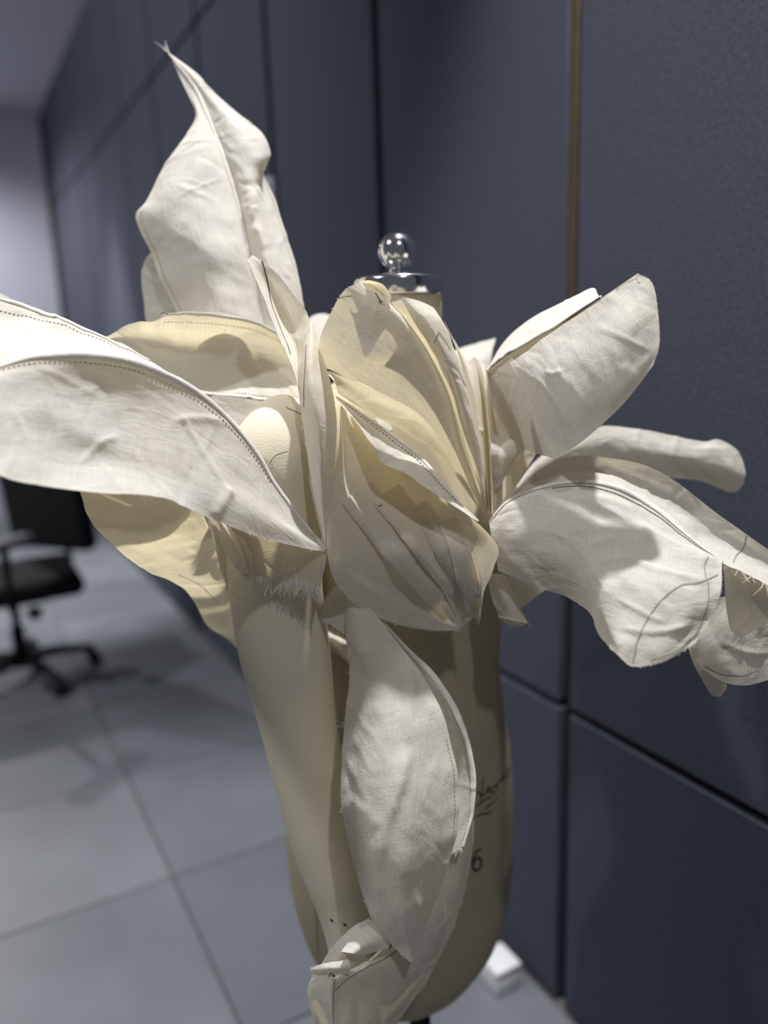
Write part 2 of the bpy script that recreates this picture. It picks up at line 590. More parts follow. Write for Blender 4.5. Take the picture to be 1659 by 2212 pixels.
far = mesh_obj('wall_back', [(-3.3, 7.4, 0), (WX, 7.4, 0), (WX, 7.4, CEIL), (-3.3, 7.4, CEIL), (-3.3, 7.5, 0), (WX, 7.5, 0), (WX, 7.5, CEIL), (-3.3, 7.5, CEIL)],
               [(0, 1, 2, 3), (7, 6, 5, 4), (0, 4, 5, 1), (1, 5, 6, 2), (2, 6, 7, 3), (3, 7, 4, 0)], M_FAR, None, False)
tag(far, kind='structure')
cl = bm_obj('ceiling', box_bm(-3.3, WX + 0.09, -1.0, 7.5, CEIL, CEIL + 0.1), M_CEIL)
tag(cl, kind='structure')

# ------------------------------------------------------------------ dress form
AX, AY = 0.503, 0.860
form = empty('dress_form', (AX, AY, 0), 'cream linen dress form with chrome neck cap and ball, standing before the grey wall', 'dress form')
SEC = [  # z, cy, half width, front depth, back depth
    (1.452, 0.000, 0.0515, 0.0515, 0.0515), (1.43, 0.000, 0.0510, 0.051, 0.051), (1.395, 0.003, 0.052, 0.052, 0.052),
    (1.365, 0.006, 0.062, 0.057, 0.060), (1.345, 0.008, 0.092, 0.063, 0.070), (1.325, 0.010, 0.130, 0.070, 0.080),
    (1.300, 0.010, 0.160, 0.080, 0.088), (1.265, 0.010, 0.168, 0.092, 0.095), (1.22, 0.008, 0.163, 0.104, 0.098),
    (1.17, 0.005, 0.158, 0.116, 0.098), (1.12, 0.004, 0.150, 0.112, 0.094), (1.06, 0.004, 0.139, 0.104, 0.088),
    (1.00, 0.006, 0.133, 0.100, 0.086), (0.95, 0.010, 0.135, 0.100, 0.092), (0.89, 0.016, 0.146, 0.106, 0.108),
    (0.82, 0.024, 0.161, 0.112, 0.130), (0.75, 0.028, 0.170, 0.115, 0.142), (0.68, 0.028, 0.172, 0.113, 0.142),
    (0.62, 0.024, 0.168, 0.108, 0.132), (0.56, 0.018, 0.155, 0.100, 0.118), (0.51, 0.012, 0.132, 0.088, 0.098),
    (0.475, 0.008, 0.102, 0.070, 0.076), (0.45, 0.004, 0.070, 0.050, 0.052), (0.44, 0.002, 0.030, 0.025, 0.025)]
SEC_A = np.array(SEC)
zs = resample(SEC_A, 110)
NT = 72
tv_, tf_ = [], []
for s in zs:
    z, cy, a, bf, bb = s
    for j in range(NT):
        th = 2 * math.pi * j / NT
        c, sn = math.cos(th), math.sin(th)
        e = 0.90
        x = a * math.copysign(abs(c) ** e, c)
        y = (bb if sn > 0 else bf) * math.copysign(abs(sn) ** e, sn)
        if sn < 0:
            for sx in (-0.075, 0.075):
                y -= 0.028 * math.exp(-((x - sx) / 0.05) ** 2 - ((z - 1.165) / 0.055) ** 2) * (-sn)
        tv_.append((AX + x, AY + cy + y, z))
for i in range(len(zs) - 1):
    for j in range(NT):
        tf_.append((i * NT + j, (i + 1) * NT + j, (i + 1) * NT + (j + 1) % NT, i * NT + (j + 1) % NT))
tf_.append(tuple(range(NT)))
tf_.append(tuple((len(zs) - 1) * NT + j for j in range(NT))[::-1])
torso = mesh_obj('torso', tv_, tf_, M_FORM, form)
BV = BVHTree.FromPolygons([Vector(v) for v in tv_], tf_)

def hit(px, py, lift=0.0008, bv=None):
    d = Vector(_n(RM @ ray(px, py)))
    loc, nor, i, t = (bv or BV).ray_cast(Vector(CAM), d)
    if loc is None: return None, None
    if nor.dot(d) > 0: nor = -nor
    return np.array(loc + nor * lift), np.array(nor)

def on_form(name, pts, wid, mat, parent, n=24, bv=None):
    path = resample(np.array([(a, b, 0) for a, b in pts], float), n)[:, :2]
    q, nr = [], []
    for a, b in path:
        h, m = hit(a, b, 0.0008, bv)
        if h is not None:
            q.append(h); nr.append(m)
    if len(q) > 2:
        return ribbon(name, np.array(q), np.array(nr), wid, mat, parent)

def lathe(name, prof, mat, parent, seg=48, center=(0, 0)):
    V, Fc = [], []
    for r, z in prof:
        for s in range(seg):
            th = 2 * math.pi * s / seg
            V.append((center[0] + r * math.cos(th), center[1] + r * math.sin(th), z))
    for i in range(len(prof) - 1):
        for s in range(seg):
            Fc.append((i * seg + s, i * seg + (s + 1) % seg, (i + 1) * seg + (s + 1) % seg, (i + 1) * seg + s))
    Fc.append(tuple(range(seg))[::-1])
    Fc.append(tuple((len(prof) - 1) * seg + s for s in range(seg)))
    return mesh_obj(name, np.array(V) + np.array(parent_loc(parent)), Fc, mat, parent)

cap = lathe('neck_cap', [(0.050, 1.452), (0.0535, 1.4525), (0.0545, 1.455), (0.0545, 1.470), (0.0535, 1.4735), (0.050, 1.4755), (0.03, 1.4785), (0.012, 1.4795), (0.002, 1.4795)], M_CHROME, form)
cap['label'] = 'polished chrome neck cap'
lathe('finial_stem', [(0.0125, 1.4775), (0.0115, 1.480), (0.0108, 1.483), (0.0112, 1.486)], M_CHROME, form, 32)
zb, rb = 1.5045, 0.0235
lathe('ball_finial', [(max(0.0005, rb * math.sin(math.pi * i / 28)), zb - rb * math.cos(math.pi * i / 28)) for i in range(29)], M_CHROME, form, 48)['label'] = 'chrome ball on the neck cap'
# stand
lathe('stand_pole', [(0.016, 0.10), (0.016, 0.45)], M_IRON, form, 20)
lathe('stand_hub', [(0.03, 0.07), (0.045, 0.08), (0.045, 0.10), (0.028, 0.13), (0.02, 0.15)], M_IRON, form, 24)
for k in range(4):
    a = math.pi / 4 + k * math.pi / 2
    c, s = math.cos(a), math.sin(a)
    base = np.array([AX, AY, 0])
    sleg = tube('stand_leg', base + np.array([[c * r, s * r, z] for r, z in ((0.03, 0.095), (0.12, 0.10), (0.2, 0.08), (0.25, 0.06))]), [0.013, 0.012, 0.011, 0.010], M_IRON, form, 8)
    cc = base + np.array([c * 0.25, s * 0.25, 0.025])
    ax = np.array([-s, c, 0])
    tube('caster', np.array([cc - ax * 0.011, cc + ax * 0.011]), 0.025, M_IRON, sleg, 20)
    tube('caster_fork', np.array([cc + [0, 0, 0.02], cc + [0, 0, 0.042]]), 0.008, M_IRON, sleg, 8)
# writing and marks on the form
SIG = [[(1044, 1680), (1041, 1702), (1039, 1736)], [(1100, 1658), (1100, 1666), (1093, 1678), (1086, 1673), (1094, 1664), (1100, 1658)],
       [(1092, 1677), (1078, 1687), (1068, 1697), (1056, 1706), (1050, 1712)], [(1062, 1720), (1048, 1727), (1038, 1733), (1026, 1743)],
       [(1076, 1716), (1066, 1732), (1050, 1742)], [(1061, 1735), (1054, 1741), (1046, 1748)], [(1061, 1750), (1053, 1757), (1040, 1758), (1028, 1764)],
       [(1052, 1712), (1050, 1704), (1056, 1700), (1057, 1708), (1066, 1712), (1074, 1700), (1068, 1695)], [(1030, 1708), (1040, 1718), (1052, 1712)]]
for s in SIG:
    on_form('ink_script', s, 0.0011, M_INK, form)
on_form('ink_number', [(1038, 1832), (1028, 1840), (1021, 1858), (1022, 1876), (1031, 1879), (1039, 1868), (1036, 1853), (1027, 1855), (1022, 1866)], 0.0019, M_INK, form, 40)['label'] = 'hand-inked 6'
on_form('torso_seam', [(682, 1960), (684, 2000), (687, 2065)], 0.0008, M_PENCIL, form, 20)
on_form('torso_seam', [(735, 1530), (737, 1580), (741, 1640)], 0.0007, M_PENCIL, form, 20)
# tape tag and neck stamp
def patch(name, poly, mat, parent, lift=0.001):
    pts = [hit(a, b, lift)[0] for a, b in poly]
    if any(q is None for q in pts): return None
    c = np.mean(pts, 0)
    return mesh_obj(name, pts, [tuple(range(len(pts)))], mat, parent, False)
patch('tape_tag', [(722, 1553), (752, 1561), (752, 1574), (724, 1570)], M_PAPER, form)
on_form('ink_dot', [(729, 1560), (731, 1562), (733, 1563)], 0.0012, M_INK, form, 8)
patch('neck_stamp', [(808, 903), (835, 908), (848, 925), (844, 932), (820, 920)], M_PAPER, form)
for s in ([(828, 917), (831, 912), (833, 918), (836, 913)], [(820, 908), (824, 907)], [(834, 921), (838, 924), (842, 922)], [(840, 912), (843, 914)]):
    on_form('stamp_mark', s, 0.0006, M_INK, form, 10)

# stuffed arm
arm = empty('stuffed_arm', tuple(P(700, 2050, 0.89)), 'cream stuffed cotton arm hanging from the dress form shoulder', 'stuffed arm')
AC = [(628, 862, 0.869, 8), (622, 880, 0.864, 48), (612, 920, 0.859, 84), (602, 985, 0.859, 104), (596, 1080, 0.866, 108), (594, 1180, 0.876, 104), (597, 1280, 0.886, 100), (614, 1400, 0.896, 98),
      (633, 1500, 0.904, 88), (652, 1600, 0.909, 80), (676, 1700, 0.912, 78), (702, 1800, 0.914, 76), (724, 1880, 0.914, 70), (744, 1960, 0.914, 58), (756, 2030, 0.914, 50), (762, 2090, 0.914, 44), (764, 2110, 0.914, 6)]
ac = resample(np.array([[*P(a, b, d), r * d / F] for a, b, d, r in AC]), 90)
tube('arm_body', ac[:, :3], ac[:, 3], M_ARM, arm, 40, 1.0, np.array([0.3, -1, 0.0]))
AV = []
_me = bpy.data.objects['arm_body'].data
BVA = BVHTree.FromPolygons([v.co + arm.location for v in _me.vertices], [tuple(p.vertices) for p in _me.polygons])
on_form('arm_seam', [(618, 880), (660, 905), (672, 960), (676, 1040)], 0.0005, M_PENCIL, arm, 30, BVA)
on_form('loose_thread', [(583, 1003), (588, 992), (600, 982), (622, 975)], 0.0003, M_INK, arm, 20, BVA)
for q in ([(714, 1985), (717, 1987), (720, 1990)], [(742, 1996), (745, 1997), (748, 1998)]):
    on_form('ink_dot', q, 0.0012, M_INK, arm, 6, BVA)

# ------------------------------------------------------------------ muslin petals
def petal(name, base, label, cat='fabric petal'):
    return empty(name, tuple(P(*base)), label, cat, 'muslin petals pinned over the dress form')

# tall upright petal, upper left
t = petal('tall_petal', (560, 720, 0.965), 'tall pointed muslin petal rising highest at upper left, threads at its tip')
SEAM1 = [(572, 730, 0.953), (560, 660, 0.955), (545, 580, 0.958), (528, 500, 0.965), (508, 420, 0.975), (484, 345, 0.984), (462, 285, 0.994), (442, 235, 1.002), (418, 185, 1.009), (366, 117, 1.020)]
pl = panel(t, [[(400, 730, 0.960), (375, 660, 0.964), (345, 600, 0.964), (318, 535, 0.966), (291, 468, 0.968), (314, 432, 0.970), (350, 367, 0.978), (384, 322, 0.985), (407, 286, 0.993), (422, 248, 1.000), (411, 215, 1.005), (398, 187, 1.011), (381, 150, 1.016), (366, 117, 1.020)],
               [(480, 730, 0.930), (468, 640, 0.933), (445, 560, 0.935), (415, 490, 0.942), (405, 425, 0.952), (425, 350, 0.967), (432, 300, 0.980), (428, 245, 0.996), (404, 180, 1.011), (366, 117, 1.020)],
               SEAM1], seed=11, und=0.003, creases=22, cdir=1.4, cang=0.7, fade=(0, 0.15))
pr = panel(t, [SEAM1,
               [(612, 730, 0.940), (600, 640, 0.943), (578, 560, 0.945), (556, 480, 0.955), (540, 400, 0.966), (520, 320, 0.976), (482, 250, 0.989), (446, 205, 1.000), (410, 160, 1.010), (366, 116, 1.020)],
               [(640, 730, 0.960), (622, 640, 0.965), (603, 560, 0.970), (585, 480, 0.985), (562, 400, 0.989), (560, 340, 0.977), (535, 285, 0.986), (470, 215, 0.999), (420, 165, 1.009), (366, 116, 1.020)],
               [(664, 730, 0.985), (650, 655, 0.989), (634, 570, 0.995), (613, 500, 0.998), (591, 430, 1.002), (569, 378, 1.000), (578, 352, 0.986), (584, 328, 0.983), (560, 280, 0.990), (500, 230, 1.000), (448, 184, 1.006), (436, 170, 1.010), (414, 150, 1.014), (366, 115, 1.021)]],
           seed=12, und=0.0025, creases=44, camp=0.0010, clen=0.05, fade=(0.15, 0),
           folds=[([(548, 400), (545, 440), (540, 480)], 0.0022, 14, 12), ([(560, 330), (552, 370), (548, 400)], 0.002, 14, 14), ([(540, 490), (562, 505), (575, 540)], 0.0025, 9, 14), ([(470, 290), (490, 310), (505, 330)], 0.0015, 6, 6), ([(480, 330), (510, 350), (530, 375)], 0.0015, 6, 6)])
seam_rib(pr, 'v0', 0.0030)
seam_rib(pr, 'v1', 0.0022, name='rolled_edge', sl=(0, 0.5))
stitches(pl, 0.05, (0.02, 0.42), mat=M_STITCH)
stitches(pr, 0.06, (0.35, 0.97), mat=M_STITCH)
pb = panel(t, [[(322, 730, 1.0), (312, 655, 1.0), (306, 595, 1.0), (316, 560, 0.995), (336, 536, 0.985)],
               [(440, 730, 0.995), (395, 640, 0.99), (355, 575, 0.985), (338, 545, 0.978)]], seed=13, und=0.002, creases=6, name='back_fold')
fuzz(pl, 'u1', 8, (0.01, 0.03), 0.0002, 5, curl=0.25)

# bowl petal behind the shoulder
t = petal('bowl_petal', (560, 860, 0.93), 'cupped cream muslin petal with stitched hem behind the stuffed shoulder')
p3 = panel(t, [[(225, 728, 0.86), (262, 705, 0.87), (300, 692, 0.88), (330, 688, 0.885), (352, 676, 0.89), (400, 671, 0.90), (470, 678, 0.91), (540, 693, 0.918), (600, 716, 0.922), (650, 745, 0.922), (670, 770, 0.92)],
               [(225, 732, 0.86), (285, 735, 0.895), (345, 738, 0.925), (420, 748, 0.945), (500, 760, 0.952), (580, 775, 0.950), (645, 800, 0.942), (670, 815, 0.935)],
               [(235, 740, 0.855), (310, 790, 0.885), (385, 812, 0.925), (455, 815, 0.948), (525, 812, 0.95), (600, 825, 0.94), (650, 845, 0.925), (670, 855, 0.92)],
               [(250, 752, 0.845), (345, 805, 0.879), (420, 842, 0.905), (480, 853, 0.917), (540, 861, 0.920), (600, 873, 0.920), (645, 888, 0.917), (665, 902, 0.915)]],
           seed=21, und=0.0045, wav=0.09, creases=20, camp=0.0012)
panel(t, [[(430, 846, 0.915), (500, 857, 0.916), (570, 867, 0.916), (640, 884, 0.914), (690, 900, 0.912)],
          [(450, 890, 0.912), (510, 900, 0.915), (570, 908, 0.915), (640, 920, 0.913), (690, 930, 0.910)],
          [(470, 940, 0.905), (520, 950, 0.908), (580, 958, 0.908), (640, 965, 0.906), (690, 970, 0.904)]], seed=22, und=0.002, creases=4, name='lower_layer')
seam_rib(p3, 'v0', 0.0024, name='rolled_hem', sl=(0.25, 1))
seam_rib(p3, 'v1', 0.0016, name='rolled_hem')
stitches(p3, 0.07, (0.28, 0.95))
stitches(p3, 0.96, (0.4, 0.95))
pin(t, [(348, 678, 0.886), (355, 675, 0.883), (362, 679, 0.884)])

# broad left petal
t = petal('broad_petal', (700, 1185, 0.797), 'broad white muslin petal sweeping out of the left frame edge over the arm')
RIDGE = [(-150, 860, 0.655), (-50, 813, 0.665), (0, 793, 0.672), (70, 773, 0.683), (170, 767, 0.70), (280, 781, 0.717), (370, 815, 0.732), (440, 857, 0.747), (500, 912, 0.762), (555, 980, 0.776), (590, 1040, 0.784), (640, 1108, 0.79), (705, 1190, 0.795)]
p4 = panel(t, [RIDGE,
               [(-160, 895, 0.635), (-50, 870, 0.645), (60, 862, 0.672), (170, 866, 0.698), (280, 888, 0.716), (380, 930, 0.724), (460, 978, 0.734), (540, 1042, 0.754), (620, 1117, 0.776), (705, 1190, 0.795)],  # middle set steeper to read darker: a cast shadow put into the shape
               [(-165, 930, 0.618), (-50, 950, 0.628), (60, 960, 0.652), (170, 976, 0.684), (280, 995, 0.703), (370, 1020, 0.708), (460, 1058, 0.715), (550, 1102, 0.738), (640, 1152, 0.77), (705, 1191, 0.795)],
               [(-170, 965, 0.604), (-60, 1005, 0.611), (0, 1030, 0.618), (60, 1046, 0.628), (150, 1060, 0.648), (250, 1069, 0.668), (330, 1071, 0.682), (390, 1088, 0.692), (450, 1115, 0.706), (530, 1150, 0.732), (600, 1170, 0.755), (660, 1184, 0.775), (706, 1192, 0.795)]],
           seed=31, und=0.0035, wav=0.09, creases=34, camp=0.0007, clen=0.14, cdir=1.2, cang=0.9, fade=(0.12, 0),
           folds=[([(18, 880), (55, 950), (75, 1025)], 0.0018, 7, 5), ([(170, 1005), (215, 965), (258, 945)], 0.0022, 6, 5), ([(365, 912), (420, 902), (500, 912), (545, 935)], 0.0025, 9, 5),
                  ([(378, 870), (430, 960), (490, 1050), (520, 1090)], 0.0016, 7, 5), ([(465, 1120), (485, 1085), (505, 1050)], 0.003, 10, 14), ([(20, 885), (110, 900), (190, 945), (300, 990), (390, 1010)], 0.004, 30, 60),
                  ([(180, 820), (200, 900), (180, 980)], 0.0025, 50, 40)])
seam_rib(p4, 'v0', 0.0030)
stitches(p4, 0.05, (0.1, 0.8))
seam_rib(p4, 'v1', 0.0008, name='folded_edge', sl=(0, 0.6))
fuzz(p4, 'v1', 90, (0.001, 0.004), 0.00017, 31, (0.45, 0.99))
p4b = panel(t, [[(-150, 640, 0.80), (-50, 638, 0.80), (0, 648, 0.80), (60, 661, 0.80), (130, 689, 0.80), (200, 722, 0.80), (260, 750, 0.80), (330, 786, 0.798), (400, 828, 0.793), (460, 873, 0.788), (520, 930, 0.786), (588, 1036, 0.787)],
                [(-150, 720, 0.755), (-40, 705, 0.765), (60, 712, 0.772), (150, 728, 0.775), (250, 758, 0.773), (340, 792, 0.772), (420, 838, 0.772), (490, 895, 0.775), (545, 962, 0.78), (589, 1037, 0.785)],
                [(-150, 790, 0.70), (-40, 755, 0.71), (60, 745, 0.725), (160, 748, 0.737), (265, 770, 0.745), (355, 803, 0.752), (430, 848, 0.758), (495, 904, 0.767), (550, 972, 0.777), (590, 1038, 0.784)],
                [(a, b, d + 0.0015) for a, b, d in RIDGE[:-2]]], seed=32, und=0.0045, wav=0.06, creases=16, fade=(0, 0.2), name='back_panel')
seam_rib(p4b, 'v0', 0.0026, name='rolled_hem')
stitches(p4b, 0.12, (0.1, 0.6))

t = petal('corner_petal', (40, 690, 0.88), 'small grey-white petal corner peeking above the broad petal at left edge')
panel(t, [[(-90, 590, 0.87), (-30, 615, 0.87), (0, 631, 0.87), (22, 641, 0.87), (48, 658, 0.87)], [(-90, 680, 0.86), (-30, 690, 0.86), (20, 695, 0.86), (60, 700, 0.862), (110, 705, 0.865)]], seed=41, und=0.002, creases=6)

# under petal, lower left
t = petal('under_petal', (600, 1440, 1.0), 'sheer yellowish muslin petal hanging behind the arm below the broad petal')
p6 = panel(t, [[(150, 990, 0.710), (176, 1062, 0.730), (196, 1125, 0.768), (218, 1154, 0.794), (290, 1211, 0.844), (380, 1262, 0.900), (415, 1298, 0.930), (450, 1352, 0.972), (500, 1388, 0.995), (550, 1445, 1.010)],
               [(235, 1000, 0.700), (300, 1085, 0.736), (370, 1155, 0.807), (430, 1220, 0.872), (480, 1290, 0.938), (530, 1370, 0.997), (585, 1450, 1.020)],
               [(300, 975, 0.73), (370, 1025, 0.755), (425, 1085, 0.80), (458, 1155, 0.855), (495, 1230, 0.925), (560, 1310, 0.985), (610, 1450, 1.03)]],
           seed=51, und=0.005, wav=0.08, creases=16, mat=M_SHEER)
drawn(p6, [(385, 1240), (430, 1262), (470, 1300)], 0.0004)

# sleeve band with fringe
t = petal('sleeve_band', (600, 1140, 0.85), 'muslin sleeve band with fringed raw hem wrapped around the upper arm', 'sleeve band')
p7 = panel(t, [[(440, 1100, 0.881), (485, 1108, 0.836), (540, 1118, 0.811), (600, 1128, 0.796), (660, 1140, 0.791), (707, 1178, 0.798)],
               [(462, 1180, 0.891), (500, 1188, 0.846), (560, 1192, 0.818), (620, 1198, 0.806), (670, 1208, 0.798), (708, 1195, 0.799)],
               [(488, 1268, 0.896), (512, 1254, 0.854), (560, 1246, 0.826), (620, 1247, 0.812), (660, 1256, 0.806), (692, 1268, 0.806)]],
           seed=61, und=0.002, creases=10, mat=M_SHEER)
fuzz(p7, 'v1', 620, (0.009, 0.022), 0.0004, 61, (0.1, 1.0), curl=0.5, down=0.5, name='fringe')
fuzz(p7, 'v1', 160, (0.010, 0.026), 0.0004, 62, (0.0, 0.35), curl=1.1, down=0.2, name='fringe')
p7b = panel(t, [[(436, 1100, 0.869), (468, 1160, 0.859), (498, 1212, 0.849), (520, 1245, 0.844)],
                [(458, 1108, 0.839), (490, 1158, 0.826), (514, 1205, 0.824), (530, 1240, 0.826)],
                [(480, 1112, 0.834), (508, 1155, 0.824), (526, 1200, 0.822), (538, 1240, 0.826)]], seed=63, und=0.001, creases=4, name='turned_fold')

# folded tongue petal
t = petal('tongue_petal', (705, 1188, 0.796), 'narrow folded muslin petal standing upright in the centre with dark pencilled seam')
TL = [(534, 562, 0.83), (552, 603, 0.83), (575, 660, 0.825), (600, 722, 0.82), (622, 775, 0.815), (640, 830, 0.81), (650, 890, 0.806), (660, 960, 0.804), (672, 1040, 0.802), (686, 1110, 0.799), (705, 1188, 0.795)]
p2 = panel(t, [TL,
               [(540, 556, 0.84), (575, 615, 0.852), (612, 690, 0.855), (640, 760, 0.84), (646, 830, 0.818), (652, 900, 0.806), (664, 990, 0.80), (684, 1095, 0.797), (705, 1188, 0.795)],
               [(546, 550, 0.848), (575, 570, 0.85), (600, 592, 0.85), (638, 642, 0.845), (664, 677, 0.838), (668, 720, 0.815), (656, 775, 0.80), (648, 835, 0.795), (653, 900, 0.793), (664, 990, 0.793), (684, 1095, 0.794), (705, 1188, 0.795)]],
           seed=71, und=0.0012, creases=10, camp=0.0007)
p2b = panel(t, [[(668, 690, 0.836), (664, 730, 0.815), (656, 778, 0.80), (648, 836, 0.795), (653, 900, 0.793), (664, 990, 0.793), (684, 1095, 0.793), (705, 1188, 0.795)],
                [(673, 695, 0.83), (676, 745, 0.80), (675, 800, 0.783), (680, 860, 0.774), (690, 930, 0.774), (694, 1010, 0.78), (698, 1100, 0.789), (706, 1189, 0.795)],
                [(678, 702, 0.838), (691, 745, 0.83), (706, 800, 0.82), (720, 855, 0.81), (728, 915, 0.80), (726, 980, 0.797), (719, 1050, 0.795), (711, 1120, 0.795), (707, 1190, 0.796)]],
            seed=72, und=0.0012, creases=12, camp=0.0008, cdir=0.0, cang=0.3)
drawn(p2, [(566, 562), (578, 610), (586, 655), (604, 705), (622, 750), (627, 765)], 0.0006, M_INK)
drawn(p2b, [(662, 745), (660, 790), (657, 840), (657, 880)], 0.0005, M_INK)
seam_rib(p2, 'v0', 0.0013, name='folded_edge')
fuzz(p2b, 'v2' if False else 'v1', 60, (0.001, 0.005), 0.00015, 72, (0.1, 0.98))
fuzz(p2, 'v1', 40, (0.001, 0.003), 0.00015, 73, (0.02, 0.4))

# petal standing before the neck
t = petal('neck_petal', (1050, 1115, 0.885), 'tall rounded cream petal with pleats standing in front of the chrome neck cap')
A5 = [(1047, 1100, 0.885), (1000, 960, 0.841), (962, 840, 0.813), (917, 755, 0.792), (872, 690, 0.779), (838, 652, 0.774), (815, 618, 0.782)]
p8 = panel(t, [[(1050, 1120, 0.885), (1010, 1040, 0.867), (960, 960, 0.843), (908, 896, 0.824), (850, 860, 0.814), (780, 828, 0.812), (704, 798, 0.835)],
               [(1046, 1115, 0.885), (1000, 1010, 0.854), (950, 905, 0.823), (880, 815, 0.798), (800, 762, 0.789), (688, 742, 0.812)],
               [(1045, 1110, 0.885), (990, 975, 0.844), (940, 848, 0.806), (878, 750, 0.781), (800, 690, 0.774), (732, 642, 0.776)],
               [(1046, 1105, 0.885), (994, 962, 0.843), (952, 840, 0.805), (902, 748, 0.781), (848, 676, 0.769), (772, 614, 0.772)],
               A5], seed=81, und=0.002, wav=0.08, creases=18, camp=0.0006,
           folds=[([(725, 800), (790, 785), (850, 770), (900, 760)], 0.0025, 20, 30)])
p8b = panel(t, [[(a + 6, b + 2, d + 0.012) for a, b, d in A5[:-1]],
                [(1052, 1100, 0.875), (1020, 960, 0.827), (985, 840, 0.795), (950, 750, 0.775), (915, 690, 0.771), (880, 646, 0.776)],
                [(1055, 1095, 0.880), (1030, 950, 0.831), (1008, 850, 0.807), (988, 780, 0.795), (966, 712, 0.787), (938, 668, 0.790)],
                [(1056, 1095, 0.890), (1038, 960, 0.850), (1014, 850, 0.827), (992, 778, 0.815), (980, 748, 0.811), (968, 722, 0.809)]],
            seed=82, und=0.002, creases=14, camp=0.0008, fade=(0.1, 0))
p8c = panel(t, [[(1056, 1110, 0.885), (1040, 1000, 0.885), (1018, 880, 0.885), (998, 800, 0.887), (982, 742, 0.892), (958, 690, 0.895)],
                [(1058, 1110, 0.87), (1046, 1000, 0.862), (1032, 880, 0.864), (1016, 810, 0.872), (1004, 775, 0.882)],
                [(1060, 1110, 0.885), (1052, 1000, 0.893), (1044, 880, 0.893), (1034, 820, 0.893), (1024, 772, 0.895)],
                [(1063, 1110, 0.868), (1060, 1000, 0.868), (1052, 880, 0.87), (1049, 820, 0.878), (1044, 788, 0.89)],
                [(1070, 1115, 0.89), (1067, 1000, 0.90), (1060, 880, 0.90), (1056, 830, 0.90), (1053, 800, 0.902)],
                [(1086, 1110, 0.885), (1084, 1020, 0.885), (1076, 940, 0.886), (1064, 880, 0.895), (1060, 820, 0.91)]],
            seed=83, und=0.001, creases=8, name='pleated_panel')
p8d = panel(t, [[(1042, 1112, 0.890), (1005, 1035, 0.875), (955, 958, 0.851), (906, 895, 0.831), (850, 860, 0.820), (780, 828, 0.818), (700, 799, 0.842)],
                [(1035, 1100, 0.900), (985, 1010, 0.885), (930, 935, 0.870), (865, 888, 0.855), (790, 852, 0.842), (722, 824, 0.834)],
                [(1028, 1090, 0.898), (975, 1015, 0.891), (922, 962, 0.882), (905, 955, 0.881), (860, 925, 0.871), (800, 893, 0.857), (730, 850, 0.843)]],
            seed=84, und=0.002, creases=8, name='under_layer')
p8e = panel(t, [[(766, 616, 0.775), (763, 630, 0.776), (775, 648, 0.778), (800, 658, 0.778), (822, 660, 0.776), (840, 657, 0.772)],
                [(776, 609, 0.774), (795, 620, 0.782), (805, 632, 0.784), (818, 645, 0.780), (840, 656, 0.772)],
                [(792, 606, 0.770), (812, 612, 0.774), (824, 626, 0.775), (832, 642, 0.774), (840, 655, 0.771)],
                [(800, 606, 0.766), (826, 614, 0.765), (838, 628, 0.765), (845, 642, 0.766), (842, 655, 0.769)]], seed=85, step=0.0015, und=0.0004, creases=0, name='curled_tip')
seam_rib(p8e, 'v0', 0.0009, name='rolled_edge')
pin(t, [(811, 632, 0.770), (816, 641, 0.768), (820, 648, 0.767), (825, 650, 0.766), (823, 654, 0.766), (818, 650, 0.767)])
drawn(p8b, [(945, 718), (952, 724), (962, 738), (972, 757)], 0.0004, M_INK)
drawn(p8b, [(947, 718), (942, 732), (938, 740)], 0.0003, M_INK)
drawn(p8, [(728, 644), (745, 641), (762, 639)], 0.0004)
fuzz(p8, 'u1', 60, (0.001, 0.003), 0.00014, 81)
fuzz(p8b, 'u1', 60, (0.001, 0.004), 0.00014, 82)

# bust petal
t = petal('bust_petal', (1000, 1345, 0.86), 'large shaded muslin petal cupped over the bust with soft pleats and raw lower edge')
p9 = panel(t, [[(738, 872, 0.832), (731, 950, 0.812), (722, 1020, 0.801), (712, 1100, 0.792), (708, 1180, 0.787), (722, 1250, 0.803), (760, 1298, 0.829), (820, 1335, 0.854), (880, 1354, 0.873), (940, 1362, 0.884), (980, 1362, 0.892)],
               [(740, 875, 0.840), (750, 960, 0.838), (752, 1040, 0.831), (762, 1130, 0.814), (800, 1215, 0.821), (860, 1280, 0.850), (925, 1325, 0.875), (985, 1360, 0.895)],
               [(745, 880, 0.850), (780, 960, 0.857), (800, 1040, 0.857), (832, 1110, 0.845), (880, 1180, 0.830), (930, 1250, 0.851), (965, 1310, 0.877), (990, 1360, 0.899)],
               [(748, 880, 0.855), (795, 958, 0.868), (830, 1030, 0.874), (872, 1100, 0.866), (920, 1170, 0.849), (960, 1240, 0.866), (985, 1305, 0.887), (998, 1352, 0.902)],
               [(750, 880, 0.860), (805, 955, 0.872), (860, 1020, 0.880), (910, 1090, 0.867), (955, 1160, 0.846), (988, 1230, 0.854), (1002, 1300, 0.879), (1010, 1345, 0.898)],
               [(755, 880, 0.860), (812, 952, 0.866), (880, 1012, 0.867), (950, 1072, 0.857), (1006, 1122, 0.847), (1034, 1185, 0.838), (1030, 1270, 0.870), (1025, 1335, 0.896)],
               [(760, 885, 0.852), (822, 960, 0.846), (900, 1035, 0.832), (970, 1085, 0.820), (1030, 1125, 0.811), (1078, 1180, 0.804), (1068, 1225, 0.826), (1046, 1285, 0.858), (1036, 1352, 0.890)]],
           seed=91, und=0.0015, creases=10, camp=0.0008, clen=0.16, cdir=0.1, cang=0.25)
def px_of(w):
    c = (np.asarray(w) - CAM) @ RM
    return IW / 2 + F * c[0] / -c[2], IH / 2 - F * c[1] / -c[2], -c[2]
